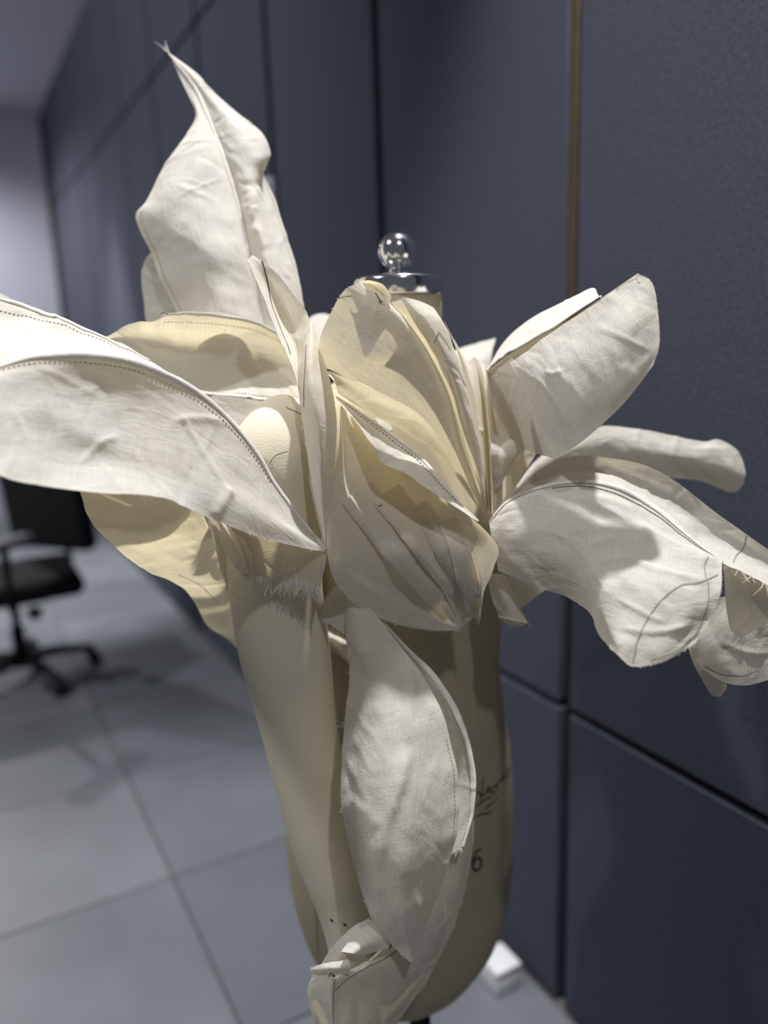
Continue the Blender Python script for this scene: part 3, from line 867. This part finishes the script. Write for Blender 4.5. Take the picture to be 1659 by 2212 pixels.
def pleat(p, line, offx, offy, lift, seed):
    """a tucked layer lying on panel p: free edge along `line`, other side sinking into the cloth"""
    rails = []
    for t_, lf in ((0, lift * 0.75), (0.12, lift), (0.5, lift * 0.55), (1.0, -0.001)):
        q, nr = surf_px(p, [(a + offx * t_, b + offy * t_) for a, b in line], 16)
        taper = np.sin(np.linspace(0.25, math.pi - 0.1, 16))[:, None]
        rails.append([tuple(float(v) for v in px_of(w)) for w in q + nr * lf * taper])
    return panel(p.parent, rails, seed=seed, und=0.0006, creases=3, camp=0.0005, name='pleat')
pleat(p9, [(735, 1085), (775, 1140), (842, 1220), (905, 1290), (958, 1342)], 70, -45, 0.008, 94)
pleat(p9, [(800, 1085), (852, 1150), (907, 1215), (952, 1275), (984, 1332)], 62, -40, 0.008, 95)
pleat(p9, [(872, 1110), (920, 1175), (960, 1240), (992, 1312)], 50, -30, 0.007, 96)
pleat(p9, [(945, 1130), (975, 1195), (992, 1262), (1004, 1330)], 40, -14, 0.007, 97)
fuzz(p9, 'v0', 110, (0.001, 0.005), 0.00016, 91, (0.5, 1))
fuzz(p9, 'u1', 40, (0.002, 0.006), 0.00018, 93, (0.0, 1))
p9b = panel(t, [[(724, 855, 0.842), (760, 879, 0.842), (810, 914, 0.842), (860, 950, 0.842), (910, 990, 0.842), (955, 1040, 0.835), (1000, 1095, 0.823), (1034, 1126, 0.813)],
                [(730, 866, 0.830), (768, 897, 0.826), (808, 938, 0.823), (850, 978, 0.823), (895, 1008, 0.821), (942, 1050, 0.814), (985, 1088, 0.809), (1033, 1126, 0.809)],
                [(736, 874, 0.826), (770, 912, 0.820), (800, 957, 0.815), (825, 1000, 0.813), (870, 1019, 0.810), (920, 1052, 0.806), (968, 1084, 0.805), (1032, 1126, 0.807)]],
            seed=92, und=0.001, creases=8, camp=0.0007, name='turned_edge')
seam_rib(p9b, 'v0', 0.0030)
stitches(p9b, 0.2, (0.05, 0.85), mat=M_INK)
pin(t, [(816, 1092, 0.828), (820, 1094, 0.830), (825, 1090, 0.828)])

# right upper petal
t = petal('wing_petal', (1052, 900, 0.90), 'upper right muslin petal turned outward with a squared tip beside the wall strip')
SEAM11 = [(1048, 812, 0.900), (1062, 794, 0.888), (1092, 770, 0.869), (1130, 746, 0.848), (1180, 717, 0.824), (1230, 690, 0.803), (1300, 643, 0.775), (1378, 590, 0.757)]
p11a = panel(t, [[(1048, 812, 0.900), (1075, 786, 0.881), (1104, 768, 0.862)],
                 [(1052, 870, 0.910), (1088, 842, 0.887), (1130, 830, 0.846)],
                 [(1060, 930, 0.925), (1112, 920, 0.900), (1162, 912, 0.825)],
                 [(1072, 958, 0.927), (1130, 972, 0.900), (1194, 990, 0.808)]], seed=101, und=0.002, creases=5, name='inner_panel')
p11b = panel(t, [[(1100, 784, 0.857), (1128, 832, 0.839), (1160, 912, 0.822), (1195, 993, 0.804)],
                 [(1135, 760, 0.841), (1160, 818, 0.810), (1192, 890, 0.792), (1228, 973, 0.783)],
                 [(1185, 722, 0.818), (1212, 790, 0.780), (1238, 870, 0.762), (1262, 950, 0.763)],
                 [(1290, 653, 0.773), (1322, 740, 0.740), (1332, 830, 0.735), (1330, 890, 0.743)],
                 [(1340, 617, 0.763), (1368, 700, 0.735), (1375, 790, 0.731), (1368, 846, 0.735)],
                 [(1378, 590, 0.757), (1412, 618, 0.748), (1425, 728, 0.735), (1412, 788, 0.732)]],
             seed=102, und=0.0016, creases=46, camp=0.0006, clen=0.09, cdir=0.3, cang=0.45,
             folds=[([(1215, 730), (1270, 790), (1330, 850)], 0.0012, 5, 4), ([(1180, 770), (1240, 840), (1290, 900)], 0.0012, 5, 4), ([(1150, 800), (1200, 870), (1240, 940)], 0.0012, 5, 5), ([(1270, 700), (1350, 730), (1410, 760)], 0.0012, 6, 5), ([(1175, 800), (1195, 808), (1218, 800)], 0.0018, 4, 4)])
p11c = panel(t, [SEAM11[:-1],
                 [(1050, 806, 0.908), (1075, 768, 0.907), (1108, 738, 0.895), (1155, 705, 0.875), (1205, 678, 0.854), (1255, 655, 0.828), (1300, 642, 0.800)],
                 [(1056, 800, 0.926), (1074, 762, 0.928), (1100, 728, 0.922), (1140, 695, 0.908), (1190, 664, 0.887), (1240, 638, 0.866), (1280, 619, 0.847), (1296, 640, 0.825)]],
             seed=103, und=0.002, creases=10, name='back_panel')
panel(t, [[(a, b, d + 0.0005) for a, b, d in SEAM11],
          [(1060, 812, 0.896), (1078, 794, 0.884), (1106, 774, 0.867), (1142, 750, 0.850), (1190, 722, 0.825), (1240, 692, 0.802), (1310, 648, 0.775), (1378, 592, 0.758)],
          [(1075, 812, 0.887), (1090, 800, 0.881), (1120, 785, 0.867), (1160, 762, 0.849), (1205, 735, 0.826), (1255, 702, 0.803), (1320, 655, 0.778), (1379, 595, 0.759)]], seed=104, und=0.0005, creases=0, name='inner_strip')
seam_rib(p11c, 'v0', 0.0028)
stitches(p11c, 0.04, (0.1, 0.8))
drawn(p11b, [(1330, 625), (1345, 614), (1362, 606), (1378, 600)], 0.0004)
fuzz(p11b, 'v1', 60, (0.0008, 0.003), 0.00015, 102)
pin(t, [(1376, 588, 0.755), (1380, 585, 0.753), (1383, 589, 0.753)])

# blurred right-hand petal behind
t = petal('rear_petal', (1120, 1045, 0.945), 'grey-white petal stretching right behind the others, soft rounded end near the wall')
panel(t, [[(1115, 1050, 0.95), (1150, 1003, 0.965), (1200, 963, 0.975), (1290, 921, 0.985), (1380, 928, 0.99), (1460, 944, 0.99), (1520, 955, 0.988), (1553, 951, 0.985), (1590, 978, 0.982), (1608, 1014, 0.978)],
          [(1118, 1055, 0.95), (1155, 1018, 0.962), (1210, 985, 0.970), (1295, 958, 0.977), (1380, 968, 0.982), (1450, 985, 0.982), (1515, 997, 0.980), (1558, 1007, 0.978), (1592, 1022, 0.976), (1609, 1030, 0.976)],
          [(1120, 1062, 0.952), (1162, 1040, 0.968), (1220, 1022, 0.978), (1300, 1012, 0.985), (1380, 1022, 0.99), (1440, 1032, 0.992), (1510, 1040, 0.992), (1556, 1057, 0.99), (1588, 1063, 0.985), (1606, 1045, 0.98)]],
      seed=111, und=0.004, creases=14)

# right lower petal
t = petal('drooping_petal', (1060, 1150, 0.868), 'large drooping right petal with pencil curves and a ridged seam, brightly lit tip')
SEAM13 = [(1057, 1130, 0.872), (1080, 1099, 0.866), (1110, 1076, 0.86), (1170, 1053, 0.845), (1260, 1041, 0.825), (1340, 1056, 0.805), (1420, 1102, 0.786), (1490, 1162, 0.77), (1560, 1216, 0.757)]
p13 = panel(t, [SEAM13,
                [(1060, 1142, 0.868), (1130, 1108, 0.842), (1220, 1100, 0.810), (1310, 1126, 0.783), (1400, 1168, 0.762), (1480, 1205, 0.747), (1558, 1220, 0.748)],
                [(1064, 1165, 0.865), (1140, 1158, 0.832), (1230, 1172, 0.792), (1320, 1212, 0.752), (1410, 1258, 0.721), (1490, 1280, 0.714), (1551, 1290, 0.722)],
                [(1070, 1200, 0.865), (1150, 1215, 0.835), (1230, 1240, 0.797), (1300, 1282, 0.747), (1380, 1330, 0.710), (1460, 1352, 0.700), (1530, 1346, 0.709)],
                [(1075, 1234, 0.870), (1150, 1265, 0.850), (1230, 1290, 0.830), (1272, 1322, 0.789), (1290, 1372, 0.750), (1335, 1415, 0.705), (1366, 1440, 0.695), (1430, 1430, 0.690), (1500, 1392, 0.699)]],
            seed=121, und=0.003, wav=0.06, creases=44, camp=0.0008, clen=0.09, cdir=0.35, cang=0.5, fade=(0.1, 0),
            folds=[([(1230, 1085), (1300, 1075), (1380, 1100)], 0.002, 8, 6), ([(1365, 1125), (1420, 1160), (1480, 1190), (1550, 1215)], 0.0045, 22, 9), ([(1280, 1215), (1360, 1205), (1440, 1240), (1540, 1262)], 0.0022, 6, 6),
                   ([(1270, 1175), (1330, 1160), (1400, 1180)], 0.0022, 9, 7), ([(1330, 1290), (1400, 1330), (1440, 1345)], 0.0018, 5, 5), ([(1340, 1360), (1420, 1365), (1500, 1350)], 0.002, 6, 6), ([(1320, 1250), (1310, 1310), (1330, 1370), (1360, 1420)], 0.004, 14, 24)])
p13b = panel(t, [[(1090, 1075, 0.872), (1130, 1045, 0.866), (1170, 1012, 0.860), (1240, 985, 0.845), (1330, 991, 0.825), (1400, 1008, 0.81), (1460, 1040, 0.798), (1540, 1102, 0.782), (1600, 1145, 0.772), (1659, 1186, 0.766), (1740, 1235, 0.76)],
                 [(1070, 1108, 0.875), (1112, 1068, 0.870), (1172, 1034, 0.862), (1250, 1016, 0.848), (1335, 1026, 0.828), (1410, 1058, 0.81), (1480, 1108, 0.793), (1545, 1158, 0.780), (1600, 1190, 0.772), (1659, 1226, 0.766), (1735, 1268, 0.76)],
                 [(a, b, d + 0.001) for a, b, d in SEAM13] + [(1600, 1234, 0.750), (1659, 1264, 0.745), (1735, 1305, 0.742)]],
             seed=122, und=0.003, creases=16, fade=(0, 0.15), name='back_panel')
seam_rib(p13, 'v0', 0.0030)
stitches(p13, 0.045, (0.3, 0.97), mat=M_INK, pitch=0.003, length=0.0028, wid=0.00035)
drawn(p13, [(1530, 1203), (1521, 1220), (1524, 1245), (1530, 1270), (1528, 1305), (1515, 1345), (1490, 1385), (1450, 1412), (1405, 1428)], 0.0006)
drawn(p13, [(1367, 1432), (1378, 1380), (1400, 1335), (1430, 1295), (1470, 1265), (1510, 1258), (1550, 1242)], 0.0005)
drawn(p13b, [(1612, 1155), (1607, 1180), (1590, 1200), (1583, 1215)], 0.0005)
fuzz(p13, 'u1', 110, (0.001, 0.0035), 0.00016, 121)
fuzz(p13, 'v1', 50, (0.001, 0.003), 0.00016, 122, (0.65, 1))
fuzz(p13b, 'v1', 12, (0.01, 0.02), 0.0002, 124, (0.82, 0.9), curl=1.0)
panel(t, [[(1562, 1220, 0.757), (1568, 1280, 0.762), (1575, 1345, 0.768), (1584, 1366, 0.768)],
          [(1610, 1240, 0.75), (1606, 1300, 0.768), (1604, 1350, 0.774), (1602, 1377, 0.774)],
          [(1659, 1266, 0.745), (1659, 1300, 0.765), (1659, 1330, 0.772), (1659, 1347, 0.772)],
          [(1735, 1307, 0.742), (1730, 1325, 0.765), (1728, 1335, 0.77), (1726, 1340, 0.77)]], seed=125, und=0.0015, creases=5, name='hanging_flap')
p13e = panel(t, [[(1555, 1290, 0.80), (1528, 1340, 0.80), (1506, 1388, 0.80), (1512, 1440, 0.80)],
                 [(1595, 1290, 0.80), (1570, 1360, 0.79), (1555, 1420, 0.79), (1562, 1473, 0.79)],
                 [(1659, 1320, 0.79), (1640, 1390, 0.787), (1625, 1440, 0.787), (1618, 1480, 0.787)],
                 [(1740, 1330, 0.79), (1715, 1400, 0.787), (1700, 1440, 0.787), (1690, 1460, 0.787)]], seed=126, und=0.002, creases=6, name='hanging_flap')
drawn(p13e, [(1522, 1438), (1555, 1455), (1600, 1460), (1640, 1448)], 0.0005)
panel(t, [[(1482, 1380, 0.84), (1496, 1430, 0.84), (1528, 1488, 0.84), (1540, 1504, 0.84)],
          [(1540, 1380, 0.835), (1556, 1440, 0.835), (1570, 1482, 0.835), (1556, 1505, 0.838)]], seed=127, und=0.0015, creases=3, name='hanging_tail')

# small folds at the right of the bust
t = petal('gathered_fold', (1070, 1040, 0.90), 'small bright gathered fold between the neck petal and the drooping petal', 'fabric fold')
panel(t, [[(1055, 928, 0.905), (1090, 942, 0.89), (1116, 962, 0.888), (1128, 975, 0.892)],
          [(1058, 980, 0.885), (1085, 985, 0.872), (1104, 985, 0.874), (1116, 985, 0.885)],
          [(1066, 1060, 0.89), (1080, 1050, 0.885), (1094, 1020, 0.885), (1106, 1000, 0.89)]], seed=131, und=0.002, creases=5)
panel(t, [[(1142, 966, 0.93), (1112, 985, 0.92), (1096, 1010, 0.905), (1092, 1075, 0.90)],
          [(1160, 975, 0.935), (1146, 1000, 0.93), (1125, 1030, 0.92), (1102, 1072, 0.905)]], seed=132, und=0.001, creases=3)

t = petal('hem_scrap', (1075, 1255, 0.90), 'torn muslin scrap with lit folded hem dangling under the drooping petal', 'fabric scrap')
ps = panel(t, [[(1052, 1235, 0.905), (1062, 1290, 0.905), (1076, 1328, 0.90)],
               [(1072, 1240, 0.895), (1095, 1296, 0.885), (1108, 1337, 0.882)],
               [(1088, 1240, 0.90), (1116, 1300, 0.897), (1139, 1344, 0.892)]], seed=141, und=0.0015, creases=4)
panel(t, [[(1076, 1328, 0.90), (1108, 1337, 0.882), (1139, 1344, 0.892)],
          [(1078, 1333, 0.893), (1108, 1341, 0.876), (1138, 1347, 0.886)],
          [(1084, 1342, 0.905), (1108, 1352, 0.893), (1130, 1352, 0.90)]], seed=142, step=0.0015, und=0.0003, creases=0, name='folded_hem')
panel(t, [[(1080, 1240, 0.93), (1130, 1250, 0.93), (1180, 1272, 0.93)], [(1095, 1300, 0.93), (1125, 1312, 0.93), (1150, 1296, 0.93)]], seed=143, und=0.002, creases=3)
fuzz(ps, 'u1', 30, (0.004, 0.014), 0.0002, 141, curl=0.8, down=0.3)

# leaf petals hanging low
t = petal('leaf_petal', (745, 1280, 0.82), 'leaf-shaped white petal hanging in front below the bust, pointed lower tip')
p15 = panel(t, [[(743, 1276, 0.850), (749, 1340, 0.842), (755, 1420, 0.833), (754, 1500, 0.824), (744, 1580, 0.816), (738, 1660, 0.806), (740, 1740, 0.798), (753, 1820, 0.791), (772, 1892, 0.784), (798, 1968, 0.778), (832, 2026, 0.773), (866, 2064, 0.770), (891, 2081, 0.768)],
                [(746, 1278, 0.848), (768, 1370, 0.828), (790, 1470, 0.810), (795, 1570, 0.793), (796, 1670, 0.776), (805, 1770, 0.766), (820, 1860, 0.758), (840, 1950, 0.759), (866, 2025, 0.764), (892, 2081, 0.768)],
                [(752, 1279, 0.848), (788, 1365, 0.827), (830, 1460, 0.806), (862, 1560, 0.785), (880, 1660, 0.768), (885, 1760, 0.757), (885, 1860, 0.750), (882, 1950, 0.753), (886, 2030, 0.761), (892, 2081, 0.768)],
                [(762, 1282, 0.850), (810, 1326, 0.842), (866, 1396, 0.832), (921, 1471, 0.824), (960, 1545, 0.815), (984, 1640, 0.805), (991, 1720, 0.798), (985, 1795, 0.791), (963, 1870, 0.784), (937, 1950, 0.779), (913, 2022, 0.773), (893, 2081, 0.768)]],
            seed=151, und=0.0028, wav=0.07, creases=26, camp=0.0007, clen=0.12, cdir=0.3, cang=0.5,
            folds=[([(885, 1610), (862, 1700), (835, 1790), (820, 1880)], 0.004, 22, 12), ([(800, 1400), (790, 1440), (800, 1470)], 0.002, 14, 14), ([(745, 1720), (800, 1760), (825, 1790)], 0.0018, 34, 14), ([(925, 1500), (965, 1600), (975, 1700)], 0.002, 10, 10)])
stitches(p15, 0.97, (0.45, 0.72), wid=0.0004)
fuzz(p15, 'v0', 130, (0.001, 0.004), 0.00016, 151, (0.05, 0.99))

t = petal('rear_leaf_petal', (800, 1330, 0.845), 'hemmed leaf petal edge curving behind the white leaf petal')
p16 = panel(t, [[(790, 1330, 0.872), (850, 1430, 0.859), (900, 1530, 0.848), (930, 1650, 0.833), (935, 1760, 0.821), (930, 1830, 0.815), (925, 1880, 0.811)],
                [(808, 1334, 0.869), (868, 1420, 0.858), (925, 1500, 0.850), (960, 1590, 0.842), (975, 1680, 0.833), (972, 1770, 0.823), (965, 1850, 0.814)],
                [(830, 1345, 0.861), (882, 1405, 0.853), (937, 1462, 0.846), (981, 1530, 0.839), (1008, 1600, 0.831), (1021, 1680, 0.822), (1018, 1760, 0.813), (1001, 1832, 0.806)]],
            seed=161, und=0.001, creases=6)
seam_rib(p16, 'v1', 0.0038, name='rolled_hem')
stitches(p16, 0.95, (0.1, 0.98))
fuzz(p16, 'u1', 20, (0.001, 0.006), 0.0002, 161, (0.6, 1))

# wrist wrap
t = petal('wrist_wrap', (760, 2110, 0.90), 'long muslin strip curving down the right and wrapping under the wrist', 'fabric strip')
p17 = panel(t, [[(1023, 1770, 0.870), (1016, 1870, 0.859), (996, 1960, 0.850), (962, 2050, 0.847), (920, 2124, 0.851), (872, 2195, 0.856), (810, 2270, 0.861)],
                [(1010, 1775, 0.852), (992, 1885, 0.833), (960, 1985, 0.815), (910, 2075, 0.809), (850, 2155, 0.811), (770, 2260, 0.816)],
                [(985, 1780, 0.848), (955, 1900, 0.823), (905, 1995, 0.803), (845, 2072, 0.792), (785, 2140, 0.788), (745, 2250, 0.780)],
                [(960, 1790, 0.847), (930, 1895, 0.831), (885, 1985, 0.816), (820, 2058, 0.802), (770, 2092, 0.792), (724, 2112, 0.772), (718, 2170, 0.774), (723, 2250, 0.778)]],
            seed=171, und=0.0028, creases=14)
drawn(p17, [(722, 2140), (735, 2128), (752, 2113), (790, 2092), (830, 2072), (860, 2052)], 0.0005)
drawn(p17, [(724, 2114), (720, 2150), (719, 2212)], 0.0004)
panel(t, [[(674, 2105, 0.817), (664, 2140, 0.822), (668, 2175, 0.827), (690, 2240, 0.832)],
          [(696, 2103, 0.792), (690, 2140, 0.792), (692, 2180, 0.795), (706, 2240, 0.797)],
          [(726, 2112, 0.778), (719, 2145, 0.778), (717, 2180, 0.779), (722, 2245, 0.783)]], seed=172, und=0.001, creases=3, name='turned_lobe')
pin(t, [(711, 2110, 0.779), (713, 2103, 0.777), (718, 2103, 0.776), (721, 2109, 0.776), (725, 2111, 0.777)])

t = petal('cuff_petal', (740, 2070, 0.787), 'small crumpled bright petals bunched over the wrist', 'fabric petal')
panel(t, [[(670, 2090, 0.817), (700, 2081, 0.792), (730, 2076, 0.781), (752, 2072, 0.775)],
          [(671, 2099, 0.814), (700, 2093, 0.785), (732, 2090, 0.775), (757, 2086, 0.770)],
          [(672, 2110, 0.817), (700, 2107, 0.789), (730, 2107, 0.779), (756, 2104, 0.774)]], seed=181, step=0.002, und=0.0004, creases=2)
panel(t, [[(737, 2056, 0.772), (768, 2016, 0.785), (806, 1985, 0.792)],
          [(758, 2059, 0.763), (796, 2032, 0.771), (832, 2008, 0.782)],
          [(788, 2063, 0.769), (824, 2052, 0.775), (858, 2044, 0.782)]], seed=182, und=0.001, creases=4)
panel(t, [[(738, 2056, 0.772), (758, 2059, 0.763), (788, 2063, 0.769)],
          [(745, 2066, 0.779), (765, 2068, 0.775), (790, 2067, 0.777)],
          [(752, 2074, 0.777), (775, 2080, 0.782), (800, 2075, 0.785)]], seed=183, step=0.002, und=0.0003, creases=0)
panel(t, [[(688, 2090, 0.827), (718, 2045, 0.822), (758, 2005, 0.822), (796, 1984, 0.827)],
          [(722, 2084, 0.800), (746, 2050, 0.797), (776, 2020, 0.802), (805, 1992, 0.807)]], seed=184, und=0.0012, creases=4)
pin(t, [(840, 2050, 0.773), (845, 2044, 0.773), (846, 2038, 0.774), (841, 2044, 0.773)])

t = petal('frayed_scrap', (740, 1280, 0.85), 'small grey muslin scrap with frayed edge left of the leaf petal top', 'fabric scrap')
psc = panel(t, [[(728, 1265, 0.868), (706, 1290, 0.872), (686, 1325, 0.875)],
                [(742, 1270, 0.852), (722, 1305, 0.855), (704, 1342, 0.858)],
                [(756, 1280, 0.845), (752, 1330, 0.846), (756, 1380, 0.848)]], seed=191, und=0.001, creases=3)
fuzz(psc, 'v0', 110, (0.002, 0.007), 0.0002, 191)
fuzz(psc, 'u1', 80, (0.001, 0.005), 0.0002, 192)
t = petal('draped_strip', (730, 1400, 0.89), 'shaded muslin strip slanting across the waist behind the leaf petal', 'fabric strip')
panel(t, [[(690, 1345, 0.93), (730, 1366, 0.915), (775, 1400, 0.90)], [(690, 1372, 0.91), (730, 1388, 0.90), (775, 1432, 0.885)], [(690, 1402, 0.935), (730, 1412, 0.925), (775, 1455, 0.91)]], seed=192, und=0.001, creases=2)

# petals far behind the neck
t = petal('back_petal', (690, 760, 1.1), 'out-of-focus white petal top showing between tongue petal and neck petal')
panel(t, [[(635, 735, 1.12), (662, 692, 1.12), (690, 678, 1.12), (716, 684, 1.12), (745, 710, 1.12)], [(635, 800, 1.08), (662, 780, 1.07), (690, 775, 1.07), (716, 780, 1.07), (745, 790, 1.08)]], seed=201, und=0.002, creases=3)
t = petal('back_petal', (1020, 820, 1.08), 'out-of-focus white petal tip showing right of the neck below the wall')
panel(t, [[(965, 765, 1.12), (1010, 745, 1.12), (1050, 735, 1.11), (1071, 730, 1.10)], [(970, 810, 1.10), (1015, 795, 1.09), (1045, 780, 1.09), (1064, 762, 1.09)], [(975, 850, 1.09), (1020, 840, 1.08), (1050, 825, 1.08), (1058, 795, 1.085)]], seed=202, und=0.003, creases=3)

# ------------------------------------------------------------------ office chair
CX, CY = 0.15, 3.62
ch = empty('office_chair', (CX, CY, 0), 'black swivel office chair on a five-star caster base at left', 'office chair')
ch.rotation_euler = (0, 0, 0)
R0 = np.array([CX, CY, 0.0])
lathe('gas_column', [(0.028, 0.08), (0.028, 0.24), (0.018, 0.242), (0.018, 0.40)], M_PLASTIC, ch, 20)
lathe('base_hub', [(0.03, 0.06), (0.05, 0.07), (0.05, 0.12), (0.035, 0.135)], M_PLASTIC, ch, 24)
for k in range(5):
    a = math.radians(-17 - 50 + 72 * k)
    c, s = math.cos(a), math.sin(a)
    leg = tube('base_leg', R0 + np.array([[c * r, s * r, z] for r, z in ((0.03, 0.10), (0.12, 0.10), (0.22, 0.085), (0.30, 0.07))]), [0.028, 0.024, 0.02, 0.017], M_PLASTIC, ch, 10)
    cc = R0 + np.array([c * 0.30, s * 0.30, 0.028])
    ax = np.array([-s, c, 0])
    for sg in (-1, 1):
        tube('caster_wheel', np.array([cc + ax * sg * 0.008, cc + ax * sg * 0.026]), 0.028, M_PLASTIC, leg, 20)
    tube('caster_stem', np.array([cc + [0, 0, 0.0], cc + [0, 0, 0.05]]), 0.009, M_IRON, leg, 8)
lathe('tilt_knob', [(0.002, 0.30), (0.026, 0.302), (0.03, 0.315), (0.03, 0.345), (0.02, 0.35)], M_GREYPL, ch, 20, (0.07, -0.12))
bm_obj('seat_pan', box_bm(-0.14, 0.14, -0.14, 0.14, 0.37, 0.405, 0.012, 2), M_PLASTIC, ch)
seat = bm_obj('seat', box_bm(-0.26, 0.27, -0.25, 0.25, 0.40, 0.49, 0.04, 4), M_BLACK, ch, True)
b = box_bm(-0.23, 0.23, -0.045, 0.045, 0.0, 0.50, 0.04, 4)
for v in b.verts:
    v.co.y += 0.35 * v.co.x ** 2 - 0.10 * (v.co.z)
back = bm_obj('backrest', b, M_BLACK, ch, True)
back.location = (0.20, 0.18, 0.52)
back.rotation_euler = (0, 0, math.radians(-50))
tube('back_bracket', R0 + np.array([[0.10, 0.08, 0.38], [0.22, 0.19, 0.39], [0.27, 0.23, 0.46], [0.25, 0.22, 0.62]]), 0.02, M_PLASTIC, ch, 8)
for sg, (ax_, ay_) in ((-1, (-0.02, -0.28)), (1, (-0.20, 0.24))):
    tube('armrest_post', R0 + np.array([[ax_ * 0.6, ay_ * 0.7, 0.39], [ax_, ay_, 0.40], [ax_, ay_, 0.55], [ax_, ay_, 0.66]]), 0.016, M_PLASTIC, ch, 8)
    pad = bm_obj('armrest_pad', box_bm(-0.13, 0.13, -0.04, 0.04, 0.655, 0.69, 0.014, 3), M_GREYPL, ch, True)
    pad.location = (ax_, ay_, 0)
    pad.rotation_euler = (0, 0, math.radians(40))

# ------------------------------------------------------------------ small things on the wall and floor
dv = empty('wall_panel_device', (WX, 2.46, 1.80), 'small wall device with black screen and pale frame behind the tall petal', 'wall device')
bm_obj('frame', box_bm(-0.022, 0.0, -0.075, 0.075, 0.0, 0.10, 0.006, 2), M_WHITEPL, dv, True)
bm_obj('screen', box_bm(-0.025, -0.021, -0.058, 0.058, 0.014, 0.086, 0.001), M_SCREEN, dv)
wb = empty('floor_box', (0.905, 1.195, 0), 'small white plastic box on the floor at the foot of the wall', 'box')
bm_obj('body', box_bm(-0.032, 0.032, -0.035, 0.035, 0.0, 0.052, 0.005, 2), M_WHITEPL, wb, True)
bm_obj('lid', box_bm(-0.034, 0.034, -0.037, 0.037, 0.054, 0.064, 0.004, 2), M_WHITEPL, wb, True)
